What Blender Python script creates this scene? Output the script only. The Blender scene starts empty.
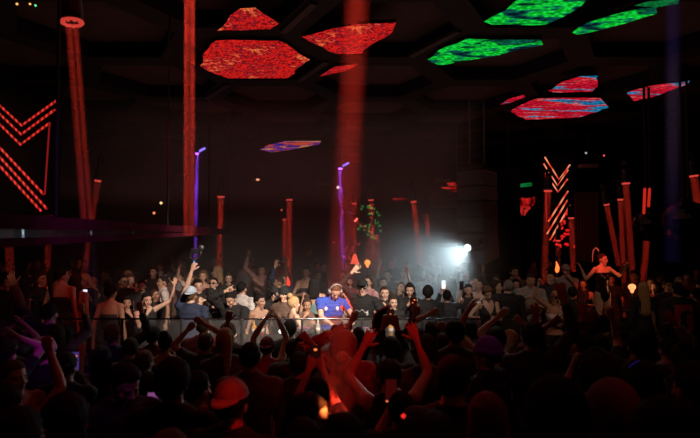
import bpy, math, random
import numpy as np
from mathutils import Vector, Matrix, Euler
random.seed(11); rng = np.random.default_rng(11)
scene = bpy.context.scene
COL = scene.collection
PI = math.pi
R = math.radians

# ------------------------------------------------------------------ camera
F_PX = 544.0; CAM_Z = 2.43; HORIZ = 237.0
TH = math.atan((HORIZ-219.0)/F_PX)
cam_d = bpy.data.cameras.new('camera'); cam = bpy.data.objects.new('camera', cam_d); COL.objects.link(cam)
cam.location = (0, 0, CAM_Z); cam.rotation_euler = (PI/2+TH, 0, 0)
cam_d.sensor_width = 36; cam_d.lens = F_PX/700*36
cam_d.clip_start = 0.05; cam_d.clip_end = 100
cam_d.dof.use_dof = True; cam_d.dof.focus_distance = 8.6; cam_d.dof.aperture_fstop = 1.8
scene.camera = cam

def P(px, py, d):
    """world point seen at pixel (px,py) at depth y = d"""
    x = (px-350)/F_PX; v = (219-py)/F_PX
    fy = math.cos(TH)-v*math.sin(TH); fz = math.sin(TH)+v*math.cos(TH)
    return Vector((x/fy*d, d, CAM_Z+fz/fy*d))
def PZ(px, py, z):
    p = P(px, py, 1.0); t = (z-CAM_Z)/(p.z-CAM_Z)
    return Vector((p.x*t, t, z))
def W(px, d): return px/F_PX*d            # width in metres of px pixels at depth d

# ------------------------------------------------------------------ materials
def srgb(c):
    return tuple(((v/255)/12.92 if v/255 <= .04045 else ((v/255+.055)/1.055)**2.4) for v in c)
MATS = {}
def mat(name, col=(.5,.5,.5), rough=.6, metal=0, emit=None, es=1.0, noise=0, nscale=12, spec=None, trans=0, alpha=1):
    if name in MATS: return MATS[name]
    m = bpy.data.materials.new(name); m.use_nodes = True
    nt = m.node_tree; b = nt.nodes['Principled BSDF']
    b.inputs['Base Color'].default_value = (*col, 1)
    b.inputs['Roughness'].default_value = rough; b.inputs['Metallic'].default_value = metal
    if spec is not None: b.inputs['Specular IOR Level'].default_value = spec
    if trans: b.inputs['Transmission Weight'].default_value = trans
    if alpha < 1: b.inputs['Alpha'].default_value = alpha
    if emit: b.inputs['Emission Color'].default_value = (*emit, 1); b.inputs['Emission Strength'].default_value = es
    if noise:
        tc = nt.nodes.new('ShaderNodeTexCoord'); n = nt.nodes.new('ShaderNodeTexNoise'); n.inputs['Scale'].default_value = nscale
        n.inputs['Detail'].default_value = 4
        r = nt.nodes.new('ShaderNodeValToRGB')
        r.color_ramp.elements[0].position = .3; r.color_ramp.elements[1].position = .7
        r.color_ramp.elements[0].color = (*[c*(1-noise) for c in col], 1); r.color_ramp.elements[1].color = (*[min(1, c*(1+noise)) for c in col], 1)
        nt.links.new(tc.outputs['Object'], n.inputs['Vector']); nt.links.new(n.outputs['Fac'], r.inputs['Fac']); nt.links.new(r.outputs['Color'], b.inputs['Base Color'])
    MATS[name] = m; return m
SKIN = [mat('skin_fair', (.58,.36,.26), .5, noise=.08, nscale=30), mat('skin_tan', (.46,.27,.18), .5, noise=.08, nscale=30),
        mat('skin_brown', (.28,.15,.09), .5, noise=.08, nscale=30), mat('skin_deep', (.13,.07,.045), .45, noise=.08, nscale=30)]
EYE = mat('eye_white', (.75,.72,.7), .2); IRIS = mat('iris_dark', (.03,.018,.012), .15)
LIP = mat('lips', (.42,.16,.13), .45); BROW = mat('brow_hair', (.03,.02,.015), .8)
HAIRC = {'black': mat('hair_black', (.012,.010,.010), .75, spec=.15, noise=.3, nscale=60), 'dark brown': mat('hair_dark_brown', (.035,.02,.013), .75, spec=.15, noise=.35, nscale=60),
         'brown': mat('hair_brown', (.10,.055,.03), .75, spec=.15, noise=.35, nscale=60), 'blonde': mat('hair_blonde', (.42,.28,.14), .75, spec=.15, noise=.3, nscale=60),
         'grey': mat('hair_grey', (.16,.15,.15), .75, spec=.15, noise=.3, nscale=60), 'auburn': mat('hair_auburn', (.17,.06,.03), .75, spec=.15, noise=.3, nscale=60)}
CLO = {}
for n_, c_ in {'black': (.012,.012,.013), 'charcoal': (.035,.035,.038), 'dark grey': (.06,.06,.065), 'navy': (.02,.03,.07), 'blue': (.03,.07,.40), 'white': (.62,.60,.58),
               'light grey': (.32,.32,.33), 'red': (.30,.02,.02), 'dark red': (.12,.012,.014), 'brown': (.10,.06,.045), 'olive': (.06,.065,.035), 'teal': (.14,.24,.25),
               'pale blue': (.40,.50,.60), 'pink': (.42,.22,.22), 'purple': (.16,.02,.20), 'beige': (.33,.27,.2), 'denim': (.05,.08,.15), 'green': (.06,.25,.15)}.items():
    CLO[n_] = mat('cloth_'+n_.replace(' ', '_'), c_, .85, noise=.18, nscale=14)
BLACKM = mat('black_metal', (.012,.012,.013), .45, metal=.3); BLACKP = mat('black_plastic', (.015,.015,.016), .35)
MATTE = mat('matte_black', (.006,.006,.006), .9, spec=.1); CHROME = mat('chrome', (.6,.6,.62), .2, metal=1)
GREYM = mat('grey_metal', (.15,.15,.16), .4, metal=.6)

# ------------------------------------------------------------------ mesh helpers (numpy, all quads unless noted)
def mk(name, V, F, mats=(), mi=None, smooth=True):
    V = np.asarray(V, dtype=np.float32)
    me = bpy.data.meshes.new(name)
    if isinstance(F, np.ndarray):
        n, k = F.shape
        me.vertices.add(len(V)); me.vertices.foreach_set('co', V.ravel())
        me.loops.add(n*k); me.loops.foreach_set('vertex_index', F.astype(np.int32).ravel())
        me.polygons.add(n); me.polygons.foreach_set('loop_start', np.arange(0, n*k, k, dtype=np.int32))
        me.update(calc_edges=True)
    else:
        me.from_pydata(V.tolist(), [], F)
    n = len(me.polygons)
    for m in mats: me.materials.append(m)
    if mi is not None: me.polygons.foreach_set('material_index', np.asarray(mi, dtype=np.int32))
    me.polygons.foreach_set('use_smooth', np.full(n, smooth, dtype=bool))
    me.validate(); me.update()
    return me
def ring_frame(t, ref=None):
    t = t/np.linalg.norm(t)
    if ref is None: ref = np.array([0, 0, 1.]) if abs(t[2]) < .9 else np.array([0, 1., 0])
    u = ref-t*np.dot(ref, t); u /= np.linalg.norm(u); v = np.cross(t, u)
    return u, v
class MB:
    """collects shapes into one mesh"""
    def __init__(s): s.V = []; s.F = []; s.M = []; s.n = 0
    def add(s, V, F, m=0):
        V = np.asarray(V, float); s.V.append(V); s.F += [tuple(int(i)+s.n for i in f) for f in F]; s.M += [m]*len(F); s.n += len(V); return s
    def box(s, c, size, m=0, rot=None, bev=0):
        x, y, z = [v/2 for v in size]
        if bev:
            b = min(bev, x*.9, y*.9, z*.9); V = []
            for sx in (-1, 1):
                for sy in (-1, 1):
                    for sz in (-1, 1): V += [(sx*x, sy*(y-b), sz*(z-b)), (sx*(x-b), sy*y, sz*(z-b)), (sx*(x-b), sy*(y-b), sz*z)]
            import bmesh
            bm = bmesh.new(); [bm.verts.new(v) for v in V]; bmesh.ops.convex_hull(bm, input=bm.verts[:]); bm.verts.index_update(); bmesh.ops.recalc_face_normals(bm, faces=bm.faces[:])
            V = np.array([v.co[:] for v in bm.verts]); F = [[v.index for v in f.verts] for f in bm.faces]; bm.free()
        else:
            V = np.array([(sx*x, sy*y, sz*z) for sx in (-1, 1) for sy in (-1, 1) for sz in (-1, 1)])
            F = [(0,1,3,2), (4,6,7,5), (0,4,5,1), (2,3,7,6), (0,2,6,4), (1,5,7,3)]
        if rot is not None: V = V@np.array(rot.to_3x3() if isinstance(rot, Matrix) else rot).T
        return s.add(V+np.array(c), F, m)
    def tube(s, pts, rad, n=10, m=0, ref=None, cap=True, round_=False):
        pts = [np.array(p, float) for p in pts]; k = len(pts)
        rad = [rad]*k if not hasattr(rad, '__len__') else list(rad)
        rr = [(r, r) if not hasattr(r, '__len__') else r for r in rad]
        if round_:
            t0 = pts[0]-pts[1]; t0 /= np.linalg.norm(t0); t1 = pts[-1]-pts[-2]; t1 /= np.linalg.norm(t1)
            a, b = rr[0], rr[-1]; ra = (a[0]+a[1])/2; rb = (b[0]+b[1])/2
            pre = [(pts[0]+t0*ra*.98, .15), (pts[0]+t0*ra*.7, .7)]; post = [(pts[-1]+t1*rb*.7, .7), (pts[-1]+t1*rb*.98, .15)]
            pts = [p for p, _ in pre]+pts+[p for p, _ in post]; rr = [(a[0]*q, a[1]*q) for _, q in pre]+rr+[(b[0]*q, b[1]*q) for _, q in post]; k = len(pts)
        V = []; ang = np.arange(n)/n*2*PI
        for i in range(k):
            t = pts[min(i+1, k-1)]-pts[max(i-1, 0)]
            u, v = ring_frame(t, ref)
            V.append(pts[i]+np.outer(np.cos(ang)*rr[i][0], u)+np.outer(np.sin(ang)*rr[i][1], v))
        V = np.concatenate(V); F = []
        for i in range(k-1):
            for j in range(n):
                a = i*n+j; b = i*n+(j+1) % n; F.append((a, b, b+n, a+n))
        if cap: F.append(tuple(range(n-1, -1, -1))); F.append(tuple((k-1)*n+j for j in range(n)))
        return s.add(V, F, m)
    def ell(s, c, r, m=0, n=6, rot=None):
        V, F = cubesphere(n); V = V*np.array(r)
        if rot is not None: V = V@np.array(rot).T
        return s.add(V+np.array(c), F, m)
    def prism(s, poly, off, m=0):
        """poly: list of 3-D points, extruded by off"""
        a = np.array([p[:] for p in poly], float); n = len(a); V = np.concatenate([a, a+np.array(off)])
        F = [tuple(range(n)), tuple(range(2*n-1, n-1, -1))]+[((i+1) % n, i, i+n, (i+1) % n+n) for i in range(n)]
        return s.add(V, F, m)
    def cyl(s, c, r, h, n=20, m=0, axis=(0,0,1), r2=None):
        c = np.array(c, float); a = np.array(axis, float); a /= np.linalg.norm(a)
        return s.tube([c, c+a*h], [r, r if r2 is None else r2], n=n, m=m)
    def mesh(s, name, mats, smooth=False):
        return mk(name, np.concatenate(s.V), [list(f) for f in s.F], mats, s.M, smooth)
_cs = {}
def cubesphere(n):
    if n in _cs: return _cs[n]
    idx = {}; V = []; F = []
    def vid(p):
        k = tuple(np.round(p, 5))
        if k not in idx: idx[k] = len(V); V.append(np.array(p)/np.linalg.norm(p))
        return idx[k]
    g = np.tan(np.linspace(-PI/4, PI/4, n+1))
    for ax in range(3):
        for sg in (-1, 1):
            for i in range(n):
                for j in range(n):
                    q = []
                    for a, b in ((i,j), (i+1,j), (i+1,j+1), (i,j+1)):
                        p = [0,0,0]; p[ax] = sg; p[(ax+1) % 3] = g[a]; p[(ax+2) % 3] = g[b]; q.append(vid(p))
                    F.append(tuple(q) if sg > 0 else tuple(q[::-1]))
    _cs[n] = (np.array(V), F); return _cs[n]

def obj(name, me, parent=None, loc=None, rot=None):
    o = bpy.data.objects.new(name, me); COL.objects.link(o)
    if parent is not None: o.parent = parent
    if loc is not None: o.location = loc
    if rot is not None: o.rotation_euler = rot
    return o
def empty(name, loc=(0,0,0), rz=0):
    o = bpy.data.objects.new(name, None); COL.objects.link(o); o.location = loc; o.rotation_euler = (0,0,rz); o.empty_display_size = .1; return o
def tag(o, label, cat, group=None):
    o['label'] = label; o['category'] = cat
    if group: o['group'] = group
    return o
def struct(name, me): o = obj(name, me); o['kind'] = 'structure'; return o
def mat_align(d, roll_ref=(0,0,1)):
    """matrix whose -Z axis looks along d"""
    return Vector(d).to_track_quat('-Z', 'Y').to_matrix().to_4x4()

def remesh(mb, voxel, it=3):
    me = mb.mesh('tmp', []); o = bpy.data.objects.new('tmp', me); COL.objects.link(o)
    r = o.modifiers.new('r', 'REMESH'); r.mode = 'VOXEL'; r.voxel_size = voxel
    if it: sm = o.modifiers.new('s', 'SMOOTH'); sm.iterations = it; sm.factor = .5
    dg = bpy.context.evaluated_depsgraph_get(); ev = o.evaluated_get(dg); m2 = ev.to_mesh()
    V = np.empty(len(m2.vertices)*3, np.float32); m2.vertices.foreach_get('co', V)
    F = np.empty(len(m2.loops), np.int32); m2.loops.foreach_get('vertex_index', F)
    tot = np.empty(len(m2.polygons), np.int32); m2.polygons.foreach_get('loop_total', tot)
    if (tot != 4).any():
        L = []; k = 0
        for t in tot:
            q = F[k:k+t]; k += t
            if t == 3: L.append([q[0], q[1], q[2], q[2]])
            else: L.append(list(q[:4]))
        F = np.array(L)
    else: F = F.reshape(-1, 4)
    ev.to_mesh_clear(); bpy.data.objects.remove(o); bpy.data.meshes.remove(me)
    return V.reshape(-1, 3).astype(float), F
def normals(V, F):
    a = V[F[:, 2]]-V[F[:, 0]]; b = V[F[:, 3]]-V[F[:, 1]]; n = np.cross(a, b)
    N = np.zeros_like(V)
    for k in range(4): np.add.at(N, F[:, k], n)
    return N/(np.linalg.norm(N, axis=1, keepdims=True)+1e-9)
# ------------------------------------------------------------------ heads, hands, hair (shared), bodies (posed)
def build_head(sex, vox):
    f = sex == 'f'; mb = MB(); k = .94 if f else 1.0
    mb.ell((0, .012, .135), (.076*k, .097, .099))
    mb.tube([(0, -.060, .006), (0, -.046, .03), (0, -.026, .068), (0, -.012, .11), (0, .0, .15)],
            [(.024 if f else .031, .026), (.040*k, .046), (.055*k, .066), (.064*k, .080), (.068*k, .085)], n=16, ref=np.array([1., 0, 0]), round_=True)
    mb.tube([(0, -.086, .122), (0, -.098, .100), (0, -.106, .086)], [.009, .0105, .0115], n=8, round_=True)
    for s in (-1, 1):
        mb.ell((s*.011, -.093, .082), (.009, .010, .008))
        mb.ell((s*.030, -.080, .129), (.026, .012, .007))
        mb.ell((s*.040*k, -.058, .086), (.021, .024, .021))
        mb.ell((s*.076*k, .014, .106), (.010, .020, .031))
    mb.ell((0, -.087, .060), (.023, .011, .0065)); mb.ell((0, -.085, .0505), (.020, .011, .007)); mb.ell((0, -.071, .018), (.018, .014, .014))
    V, F = remesh(mb, vox, 2)
    N = normals(V, F)
    for s in (-1, 1):
        d = np.linalg.norm((V-np.array([s*.031, -.086, .112]))/np.array([1.25, 1.5, .8]), axis=1)
        V -= N*(.008*np.exp(-(d/.013)**2))[:, None]
    c = V[F].mean(1); mi = np.zeros(len(F), int)
    mi[(abs(c[:, 0]) < .021) & (abs(c[:, 2]-.0555) < .0095) & (c[:, 1] < -.083)] = 3
    mi[(abs(abs(c[:, 0])-.031) < .020) & (abs(c[:, 2]-.1315) < .0045) & (c[:, 1] < -.06)] = 4
    VV = [V]; FF = [F]; MM = [mi]; n = len(V)
    E, EF = cubesphere(4); EF = np.array(EF)
    for s in (-1, 1):
        e = E*np.array([.0145, .0105, .0085])+np.array([s*.031, -.0775, .112]); VV.append(e); FF.append(EF+n)
        cc = e[EF].mean(1)-np.array([s*.031, -.0775, .112]); MM.append(np.where((np.hypot(cc[:, 0], cc[:, 2]) < .0062) & (cc[:, 1] < 0), 2, 1)); n += len(e)
    return np.concatenate(VV), np.concatenate(FF), np.concatenate(MM)

def build_hand(pose, vox):
    """right hand: wrist at origin, fingers +Z, palm faces -Y, thumb towards +X"""
    mb = MB()
    mb.tube([(0, 0, -.03), (0, 0, .0), (.002, 0, .03), (.002, 0, .065), (.0, -.002, .092)],
            [(.027, .021), (.026, .019), (.034, .017), (.041, .015), (.039, .012)], n=14, ref=np.array([1., 0, 0]), round_=True)
    spread = {'open': .17, 'relaxed': .05, 'fist': .0, 'point': .0, 'grip': .04, 'flat': .04, 'rock': .06}[pose]
    curls = {'open': (.12,)*4, 'flat': (.1,)*4, 'relaxed': (.4, .45, .5, .55), 'fist': (1.5,)*4, 'point': (.05, 1.5, 1.5, 1.5), 'grip': (.75,)*4, 'rock': (.08, 1.5, 1.5, .12)}[pose]
    xs = (.030, .010, -.010, -.029); lens = (.072, .080, .074, .058)
    for i in range(4):
        p = np.array([xs[i], -.001, .088-.004*abs(i-1.2)]); a = (1.5-i)*spread*.75; cu = curls[i]; pts = [p-np.array([0, 0, .02]), p]; ph = 0
        for j, fr in enumerate((.44, .31, .25)):
            ph += cu*(.85, 1.0, .75)[j]
            p = p+lens[i]*fr*np.array([math.sin(a)*math.cos(ph), -math.sin(ph), math.cos(a)*math.cos(ph)]); pts.append(p)
        mb.tube(pts, [.0098, .0098, .009, .0082, .0068], n=8, round_=True)
    ta = {'open': 1.0, 'flat': .7, 'relaxed': .5, 'fist': .35, 'point': .35, 'grip': .75, 'rock': .3}[pose]; ti = {'open': .2, 'flat': .2, 'relaxed': .6, 'fist': 1.1, 'point': 1.1, 'grip': .9, 'rock': 1.1}[pose]
    p = np.array([.022, -.006, .022]); d1 = np.array([math.sin(ta), -math.sin(ti)*.6, math.cos(ta)]); d1 /= np.linalg.norm(d1)
    d2 = np.array([math.sin(ta*.75)*math.cos(ti*.6), -math.sin(ti)*.9, math.cos(ta*.75)]); d2 /= np.linalg.norm(d2)
    mb.tube([p, p+d1*.04, p+d1*.04+d2*.028, p+d1*.04+d2*.05], [.0145, .0115, .010, .0075], n=8, round_=True)
    return remesh(mb, vox, 2)
_head = {}; _hand = {}
def head(sex, lod):
    k = (sex, lod)
    if k not in _head: _head[k] = build_head(sex, (.0055, .0075, .010)[lod])
    return _head[k]
def hand(pose, lod):
    k = (pose, lod)
    if k not in _hand: _hand[k] = build_hand(pose, (.0045, .0055, .0075)[lod])
    return _hand[k]

def hair_mesh(style, colname):
    key = 'hair_%s_%s' % (style, colname)
    if key in bpy.data.meshes: return bpy.data.meshes[key]
    n = 20; D, F = cubesphere(n); F = np.array(F)
    front = -D[:, 1]; g = np.clip((front+.25)/1.0, 0, 1); g = g*g*(3-2*g)
    eth = -.72+g*1.22
    side = np.clip(1-abs(front+.1)*1.6, 0, 1); eth = np.maximum(eth, -.72+side*.55)
    th = {'buzz': .018, 'short': .07, 'quiff': .09, 'curly': .22, 'afro': .42, 'long': .10, 'shoulder': .08, 'bun': .07, 'pony': .06, 'bob': .14, 'wavy': .15, 'bald': .004}[style]
    mask = np.clip((D[:, 2]-eth)/.10+.5, 0, 1)
    az = np.arctan2(D[:, 0], D[:, 1])
    def lump(f, ph): return np.sin(D[:, 0]*f+ph)*np.sin(D[:, 1]*f*1.1+ph*2)*np.sin(D[:, 2]*f*.9+ph*3)
    if style in ('curly', 'afro'): nz = .05*lump(17, 1)+.05*lump(29, 2)+.03*lump(47, 4)
    else: nz = .020*np.sin(az*23+D[:, 2]*3+2*lump(9, 1))+.035*lump(21, 3)+.030*lump(37, 5)
    if style == 'quiff': th = th+.16*np.clip(D[:, 2]*front+.1, 0, 1)
    if style == 'buzz': nz = nz*.2
    r = np.where(mask > .01, .90+mask*(.10+th+nz*(th > .03) if style != 'buzz' else .10+th), .88)
    V = D*r[:, None]*np.array([.077, .098, .100])+np.array([0, .012, .135])
    mb = MB(); mb.add(V, F)
    if style in ('long', 'wavy', 'bob', 'shoulder'):
        L = {'long': -.36, 'wavy': -.27, 'bob': -.03, 'shoulder': -.13}[style]; zs = np.linspace(.20, L, 16); k = 44; VV = []
        a = np.linspace(-PI*.70, PI*.70, k)
        for i, z in enumerate(zs):
            t = (.20-z)/(.20-L); q = min(1, t*3)
            rx = .074+.022*q+.02*max(0, t-.4); ry = .092+.006*q; cy = .016+.02*t
            w = (.004+.006*t)*np.sin(a*17+z*(30 if style == 'wavy' else 6))+(.010 if style == 'wavy' else .004)*np.sin(z*55+a*3)*t
            sh = 1-.5*max(0, t-.93)/.07
            am = a*(.86 if t > .25 else .6+.26*t*4)
            o = np.stack([np.sin(am)*(rx+w)*sh, cy+np.cos(am)*(ry+w)*sh, np.full(k, z)], 1)
            inn = np.stack([np.sin(am[::-1])*(rx*.72), cy+np.cos(am[::-1])*(ry*.70), np.full(k, z)], 1)
            VV.append(np.concatenate([o, inn]))
        K = 2*k; VV = np.concatenate(VV); FF = []
        for i in range(len(zs)-1):
            for j in range(K):
                p, q2 = i*K+j, i*K+(j+1) % K; FF.append((p+K, q2+K, q2, p))
        FF.append(tuple(range(K))); FF.append(tuple((len(zs)-1)*K+j for j in range(K-1, -1, -1)))
        mb.add(VV, FF)
    if style == 'bun':
        B, BF = cubesphere(10); nzb = 1+.06*np.sin(np.arctan2(B[:, 0], B[:, 2])*9+B[:, 1]*8)
        mb.add(B*nzb[:, None]*.048+np.array([0, .085, .245]), BF)
    if style == 'pony':
        mb.tube([(0, .10, .20), (0, .15, .215), (0, .18, .15), (0, .175, .03), (0, .16, -.10), (0, .15, -.22)], [.02, .032, .04, .036, .028, .010], n=14, round_=True)
    me = mb.mesh(key, [HAIRC[colname]], True); me.name = key; return me

def acc_mesh(kind, colname='black'):
    key = 'acc_%s_%s' % (kind, colname)
    if key in bpy.data.meshes: return bpy.data.meshes[key]
    mb = MB(); mats = [CLO[colname]]
    if kind in ('cap', 'cap_back'):
        D, F = cubesphere(14); s = 1 if kind == 'cap' else -1
        lim = .02
        V = D*np.array([.089, .112, .118])+np.array([0, .012, .137]); V[:, 2] = np.maximum(V[:, 2], .165-.10*(V[:, 1]*s+.05)*0)
        mb.add(V, F)
        a = np.linspace(-1.05, 1.05, 13); pts = []; 
        for u in a: pts.append((math.sin(u)*.082, .012-s*math.cos(u)*.100, .168))
        for u in a[::-1]: pts.append((math.sin(u)*.080, .012-s*(math.cos(u)*.100+.075*math.cos(u*1.2)), .158-.012*math.cos(u)))
        mb.prism(pts, (0, 0, .006)); mb.ell((0, .012, .254), (.008, .008, .005))
        for j in range(6):
            u = j*PI/3; arc = [(math.sin(u)*.0895*math.cos(e), .012+math.cos(u)*.1125*math.cos(e), .137+.1185*math.sin(e)) for e in np.linspace(.3, 1.5, 7)]
            mb.tube(arc, .0018, n=5)
    elif kind == 'beanie':
        D, F = cubesphere(16); az = np.arctan2(D[:, 0], D[:, 1])
        V = D*np.array([.092, .114, .128])*(1+.012*np.sin(az*40))[:, None]+np.array([0, .014, .138]); V[:, 2] = np.maximum(V[:, 2], .13)
        mb.add(V, F); mb.tube([(math.sin(u)*.088, .014+math.cos(u)*.110, .150) for u in np.linspace(0, 2*PI, 33)], [(.026, .009)]*33, n=8, ref=np.array([0, 0, 1.]))
    elif kind == 'glasses':
        mats = [BLACKP]
        for s in (-1, 1):
            mb.ell((s*.033, -.099, .110), (.027, .006, .019)); mb.tube([(s*.058, -.092, .116), (s*.079, -.03, .118), (s*.080, .02, .112)], .003, n=6)
        mb.tube([(-.012, -.104, .114), (0, -.107, .116), (.012, -.104, .114)], .003, n=6)
    elif kind == 'headphones':
        mats = [mat('headphone_grey', (.25,.25,.26), .35)]
        mb.tube([(math.sin(u)*.092, .01, .13+math.cos(u)*.118) for u in np.linspace(-1.7, 1.7, 17)], [(.014, .006)]*17, n=8, ref=np.array([0, 1., 0]))
        for s in (-1, 1): mb.cyl((s*.074, .008, .105), .038, s*.030, n=18, axis=(1, 0, 0)) if s > 0 else mb.cyl((-.104, .008, .105), .038, .030, n=18, axis=(1, 0, 0))
    elif kind == 'hood':
        D, F = cubesphere(14); V = D*np.array([.112, .128, .138])+np.array([0, .025, .125])
        fr = (D[:, 1] < -.35) & (D[:, 2] < .75); V[fr] = V[fr]*.0+np.array([0, .02, .12])+D[fr]*np.array([.085, .05, .10])
        low = D[:, 2] < -.3; V[low, 2] -= .05; V[low, 1] += .01
        mb.add(V, F)
    me = mb.mesh(key, mats, True); me.name = key; return me

def seg_dist(V, a, b):
    ab = b-a; t = np.clip(((V-a)@ab)/(ab@ab+1e-9), 0, 1); return np.linalg.norm(V-a-np.outer(t, ab), axis=1), t
def ik(sh, tgt, l1, l2, pole):
    d = tgt-sh; L = np.linalg.norm(d); mx = (l1+l2)*.985
    if L > mx: tgt = sh+d/L*mx; d = tgt-sh; L = mx
    mn = abs(l1-l2)+.05
    if L < mn: tgt = sh+d/(L+1e-9)*mn; d = tgt-sh; L = mn
    u = d/L; a = (l1*l1-l2*l2+L*L)/(2*L); h = math.sqrt(max(l1*l1-a*a, 0))
    pv = np.array(pole, float); pv = pv-u*np.dot(pv, u); nn = np.linalg.norm(pv)
    pv = pv/nn if nn > 1e-6 else np.array([0, 1., 0])
    return sh+u*a+pv*h, tgt
# wrist targets in a 1.75 m body frame (facing -Y, person's right = -X), hand pose, palm direction
ARM = {'down': ((.27, .02, .84), 'relaxed', (-1, 0, 0)), 'raise': ((.26, -.14, 1.93), 'open', (0, -1, 0)), 'raise_wide': ((.42, -.10, 1.86), 'open', (0, -1, 0)),
       'fist': ((.22, -.20, 1.88), 'fist', (0, -1, 0)), 'point': ((.24, -.22, 1.88), 'point', (0, -1, 0)), 'chest': ((.07, -.27, 1.22), 'relaxed', (-1, 0, 0)),
       'clap': ((.055, -.30, 1.72), 'flat', (-1, 0, 0)), 'clap_low': ((.05, -.30, 1.40), 'flat', (-1, 0, 0)), 'phone': ((.06, -.40, 1.56), 'grip', (-1, -.3, 0)),
       'phone_up': ((.12, -.30, 1.86), 'grip', (0, -1, 0)), 'drink': ((.14, -.32, 1.34), 'grip', (-1, -.2, 0)), 'hip': ((.30, .04, 1.02), 'relaxed', (-1, 0, 0)),
       'fwd': ((.20, -.42, 1.12), 'flat', (0, 0, -1)), 'face': ((.05, -.18, 1.45), 'relaxed', (-.4, 1, 0)), 'out': ((.70, -.02, 1.42), 'relaxed', (0, 0, -1))}
def build_body(name, sex='m', top='tee', bot='pants', Rarm='down', Larm='down', look=(0,0,0), lean=(0,0), lod=1, special=None, crouch=0):
    """posed body plus clothing meshes for a 1.75 m person; returns dict(body, top, bottom, headmat, hands)"""
    f = sex == 'f'; mb = MB(); vox = (.013, .017, .022)[lod]
    def bend(p):
        p = np.array(p, float); w = np.clip((p[..., 2]-.92)/.3, 0, 1); w = w*w*(3-2*w)
        a = lean[0]*w; b = lean[1]*w; z = p[..., 2]-.95; y = p[..., 1]; x = p[..., 0]
        ny = y*np.cos(a)-z*np.sin(a)*1; nz = y*np.sin(a)+z*np.cos(a)
        nx = x*np.cos(b)+nz*np.sin(b); nz2 = -x*np.sin(b)+nz*np.cos(b)
        return np.stack([nx, ny, nz2+.95], -1)
    if not f: prof = [(.80,.055,.06,0), (.86,.15,.10,.005), (.93,.168,.115,.008), (1.02,.155,.104,0), (1.10,.145,.098,-.005), (1.20,.156,.108,-.008), (1.30,.174,.116,-.006), (1.38,.180,.108,.0), (1.435,.155,.085,.004), (1.475,.085,.066,.006), (1.53,.058,.06,.0)]
    else: prof = [(.80,.05,.055,0), (.86,.15,.105,.008), (.92,.172,.118,.012), (1.01,.146,.098,.004), (1.09,.118,.084,-.004), (1.18,.126,.090,-.006), (1.28,.145,.098,-.004), (1.37,.155,.092,.0), (1.43,.135,.074,.004), (1.475,.068,.056,.006), (1.53,.048,.050,.0)]
    tp = [bend((0, p[3], p[0])) for p in prof]
    mb.tube(tp, [(p[1], p[2]) for p in prof], n=20, ref=np.array([1., 0, 0]), round_=True)
    nk = .047 if f else .058
    mb.tube([bend((0, .008, 1.44)), bend((0, .004, 1.50)), bend((0, -.006, 1.56))], [nk*1.15, nk, nk*.95], n=14, round_=True)
    if f:
        for s in (-1, 1): mb.ell(bend((s*.068, -.082, 1.275)), (.055, .05, .052))
    segs = [('torso', tp[i], tp[i+1], .12) for i in range(1, 8)]; segs += [('neck', tp[8], bend((0, -.004, 1.57)), .06)]
    pz = [p[0] for p in prof]; segz = [(pz[i], pz[i+1]) for i in range(1, 8)]+[(1.435, 1.57)]
    hands = {}; shw = .165 if f else .190; l1 = .285; l2 = .255; ar = .86 if f else 1.0
    pieces = []
    for side, spec in (('R', Rarm), ('L', Larm)):
        sx = -1 if side == 'R' else 1
        if isinstance(spec, str): t, hp, pn = ARM[spec]; t = np.array([sx*t[0], t[1], t[2]]); pn = np.array([sx*pn[0], pn[1], pn[2]], float); t = bend(t) if spec not in ('raise',) else bend(t)
        else: t = np.array(spec[0], float); hp = spec[1]; pn = np.array(spec[2], float)
        up = np.clip((t[2]-1.45)/.4, 0, 1)
        sh = bend((sx*(shw-.025*up), .0, 1.425+.055*up))
        down = t[2] < 1.1
        pole = np.array([sx*.35, .9, -.1]) if down else np.array([sx*.9, -.25*up+.3*(1-up), -.9+.3*up])
        if hp == 'grip' and not down: pole = np.array([sx*.35, -.35, -1.0])
        el, wr = ik(sh, t, l1, l2, pole)
        ub = .053*ar; mb.ell(sh, (.062*ar, .060*ar, .060*ar))
        mb.tube([sh, sh*.6+el*.4, el], [ub, .048*ar, .039*ar], n=12, round_=True)
        mb.tube([el, el*.72+wr*.28, wr], [.039*ar, .042*ar, .026*ar], n=12, round_=True)
        mb.tube([bend((sx*.03, .012, 1.50)), bend((sx*.09, .008, 1.455)), sh], [.042*ar, .045*ar, .048*ar], n=10, round_=True)
        segs += [('u'+side, sh, el, .05), ('f'+side, el, wr, .036)]; segz += [(0, 1), (0, 1)]
        fd = (wr-el)/np.linalg.norm(wr-el)
        y = -pn; y = y-fd*np.dot(y, fd); nn = np.linalg.norm(y); y = y/nn if nn > .05 else ring_frame(fd)[0]
        x = np.cross(y, fd); M = np.stack([x, y, fd], 1)
        hv, hf = hand(hp, lod); hv = hv*(.92 if f else 1.0)
        if side == 'L': hv = hv*np.array([-1, 1, 1]); hf = hf[:, ::-1]
        pieces.append((hv@M.T+wr, hf)); hands[side] = (wr, M, fd, el)
    for s in (-1, 1):
        if crouch and s == special_leg:
            pass
        hip = np.array([s*.085, .008, .90]); kn = np.array([s*.10, -.012-.30*crouch, .49+.12*crouch]); an = np.array([s*.11, .02, .085])
        th = .094 if f else .090
        mb.tube([hip, hip*.6+kn*.4, kn], [th, th*.9, .058], n=14, round_=True); mb.tube([kn, kn*.7+an*.3+np.array([0, .012, 0]), an], [.055, .059, .038], n=12, round_=True)
        mb.tube([an+np.array([0, .03, -.04]), an+np.array([0, -.06, -.045]), an+np.array([s*.012, -.15, -.058])], [(.036, .036), (.042, .034), (.040, .022)], n=12, ref=np.array([1., 0, 0]), round_=True)
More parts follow.
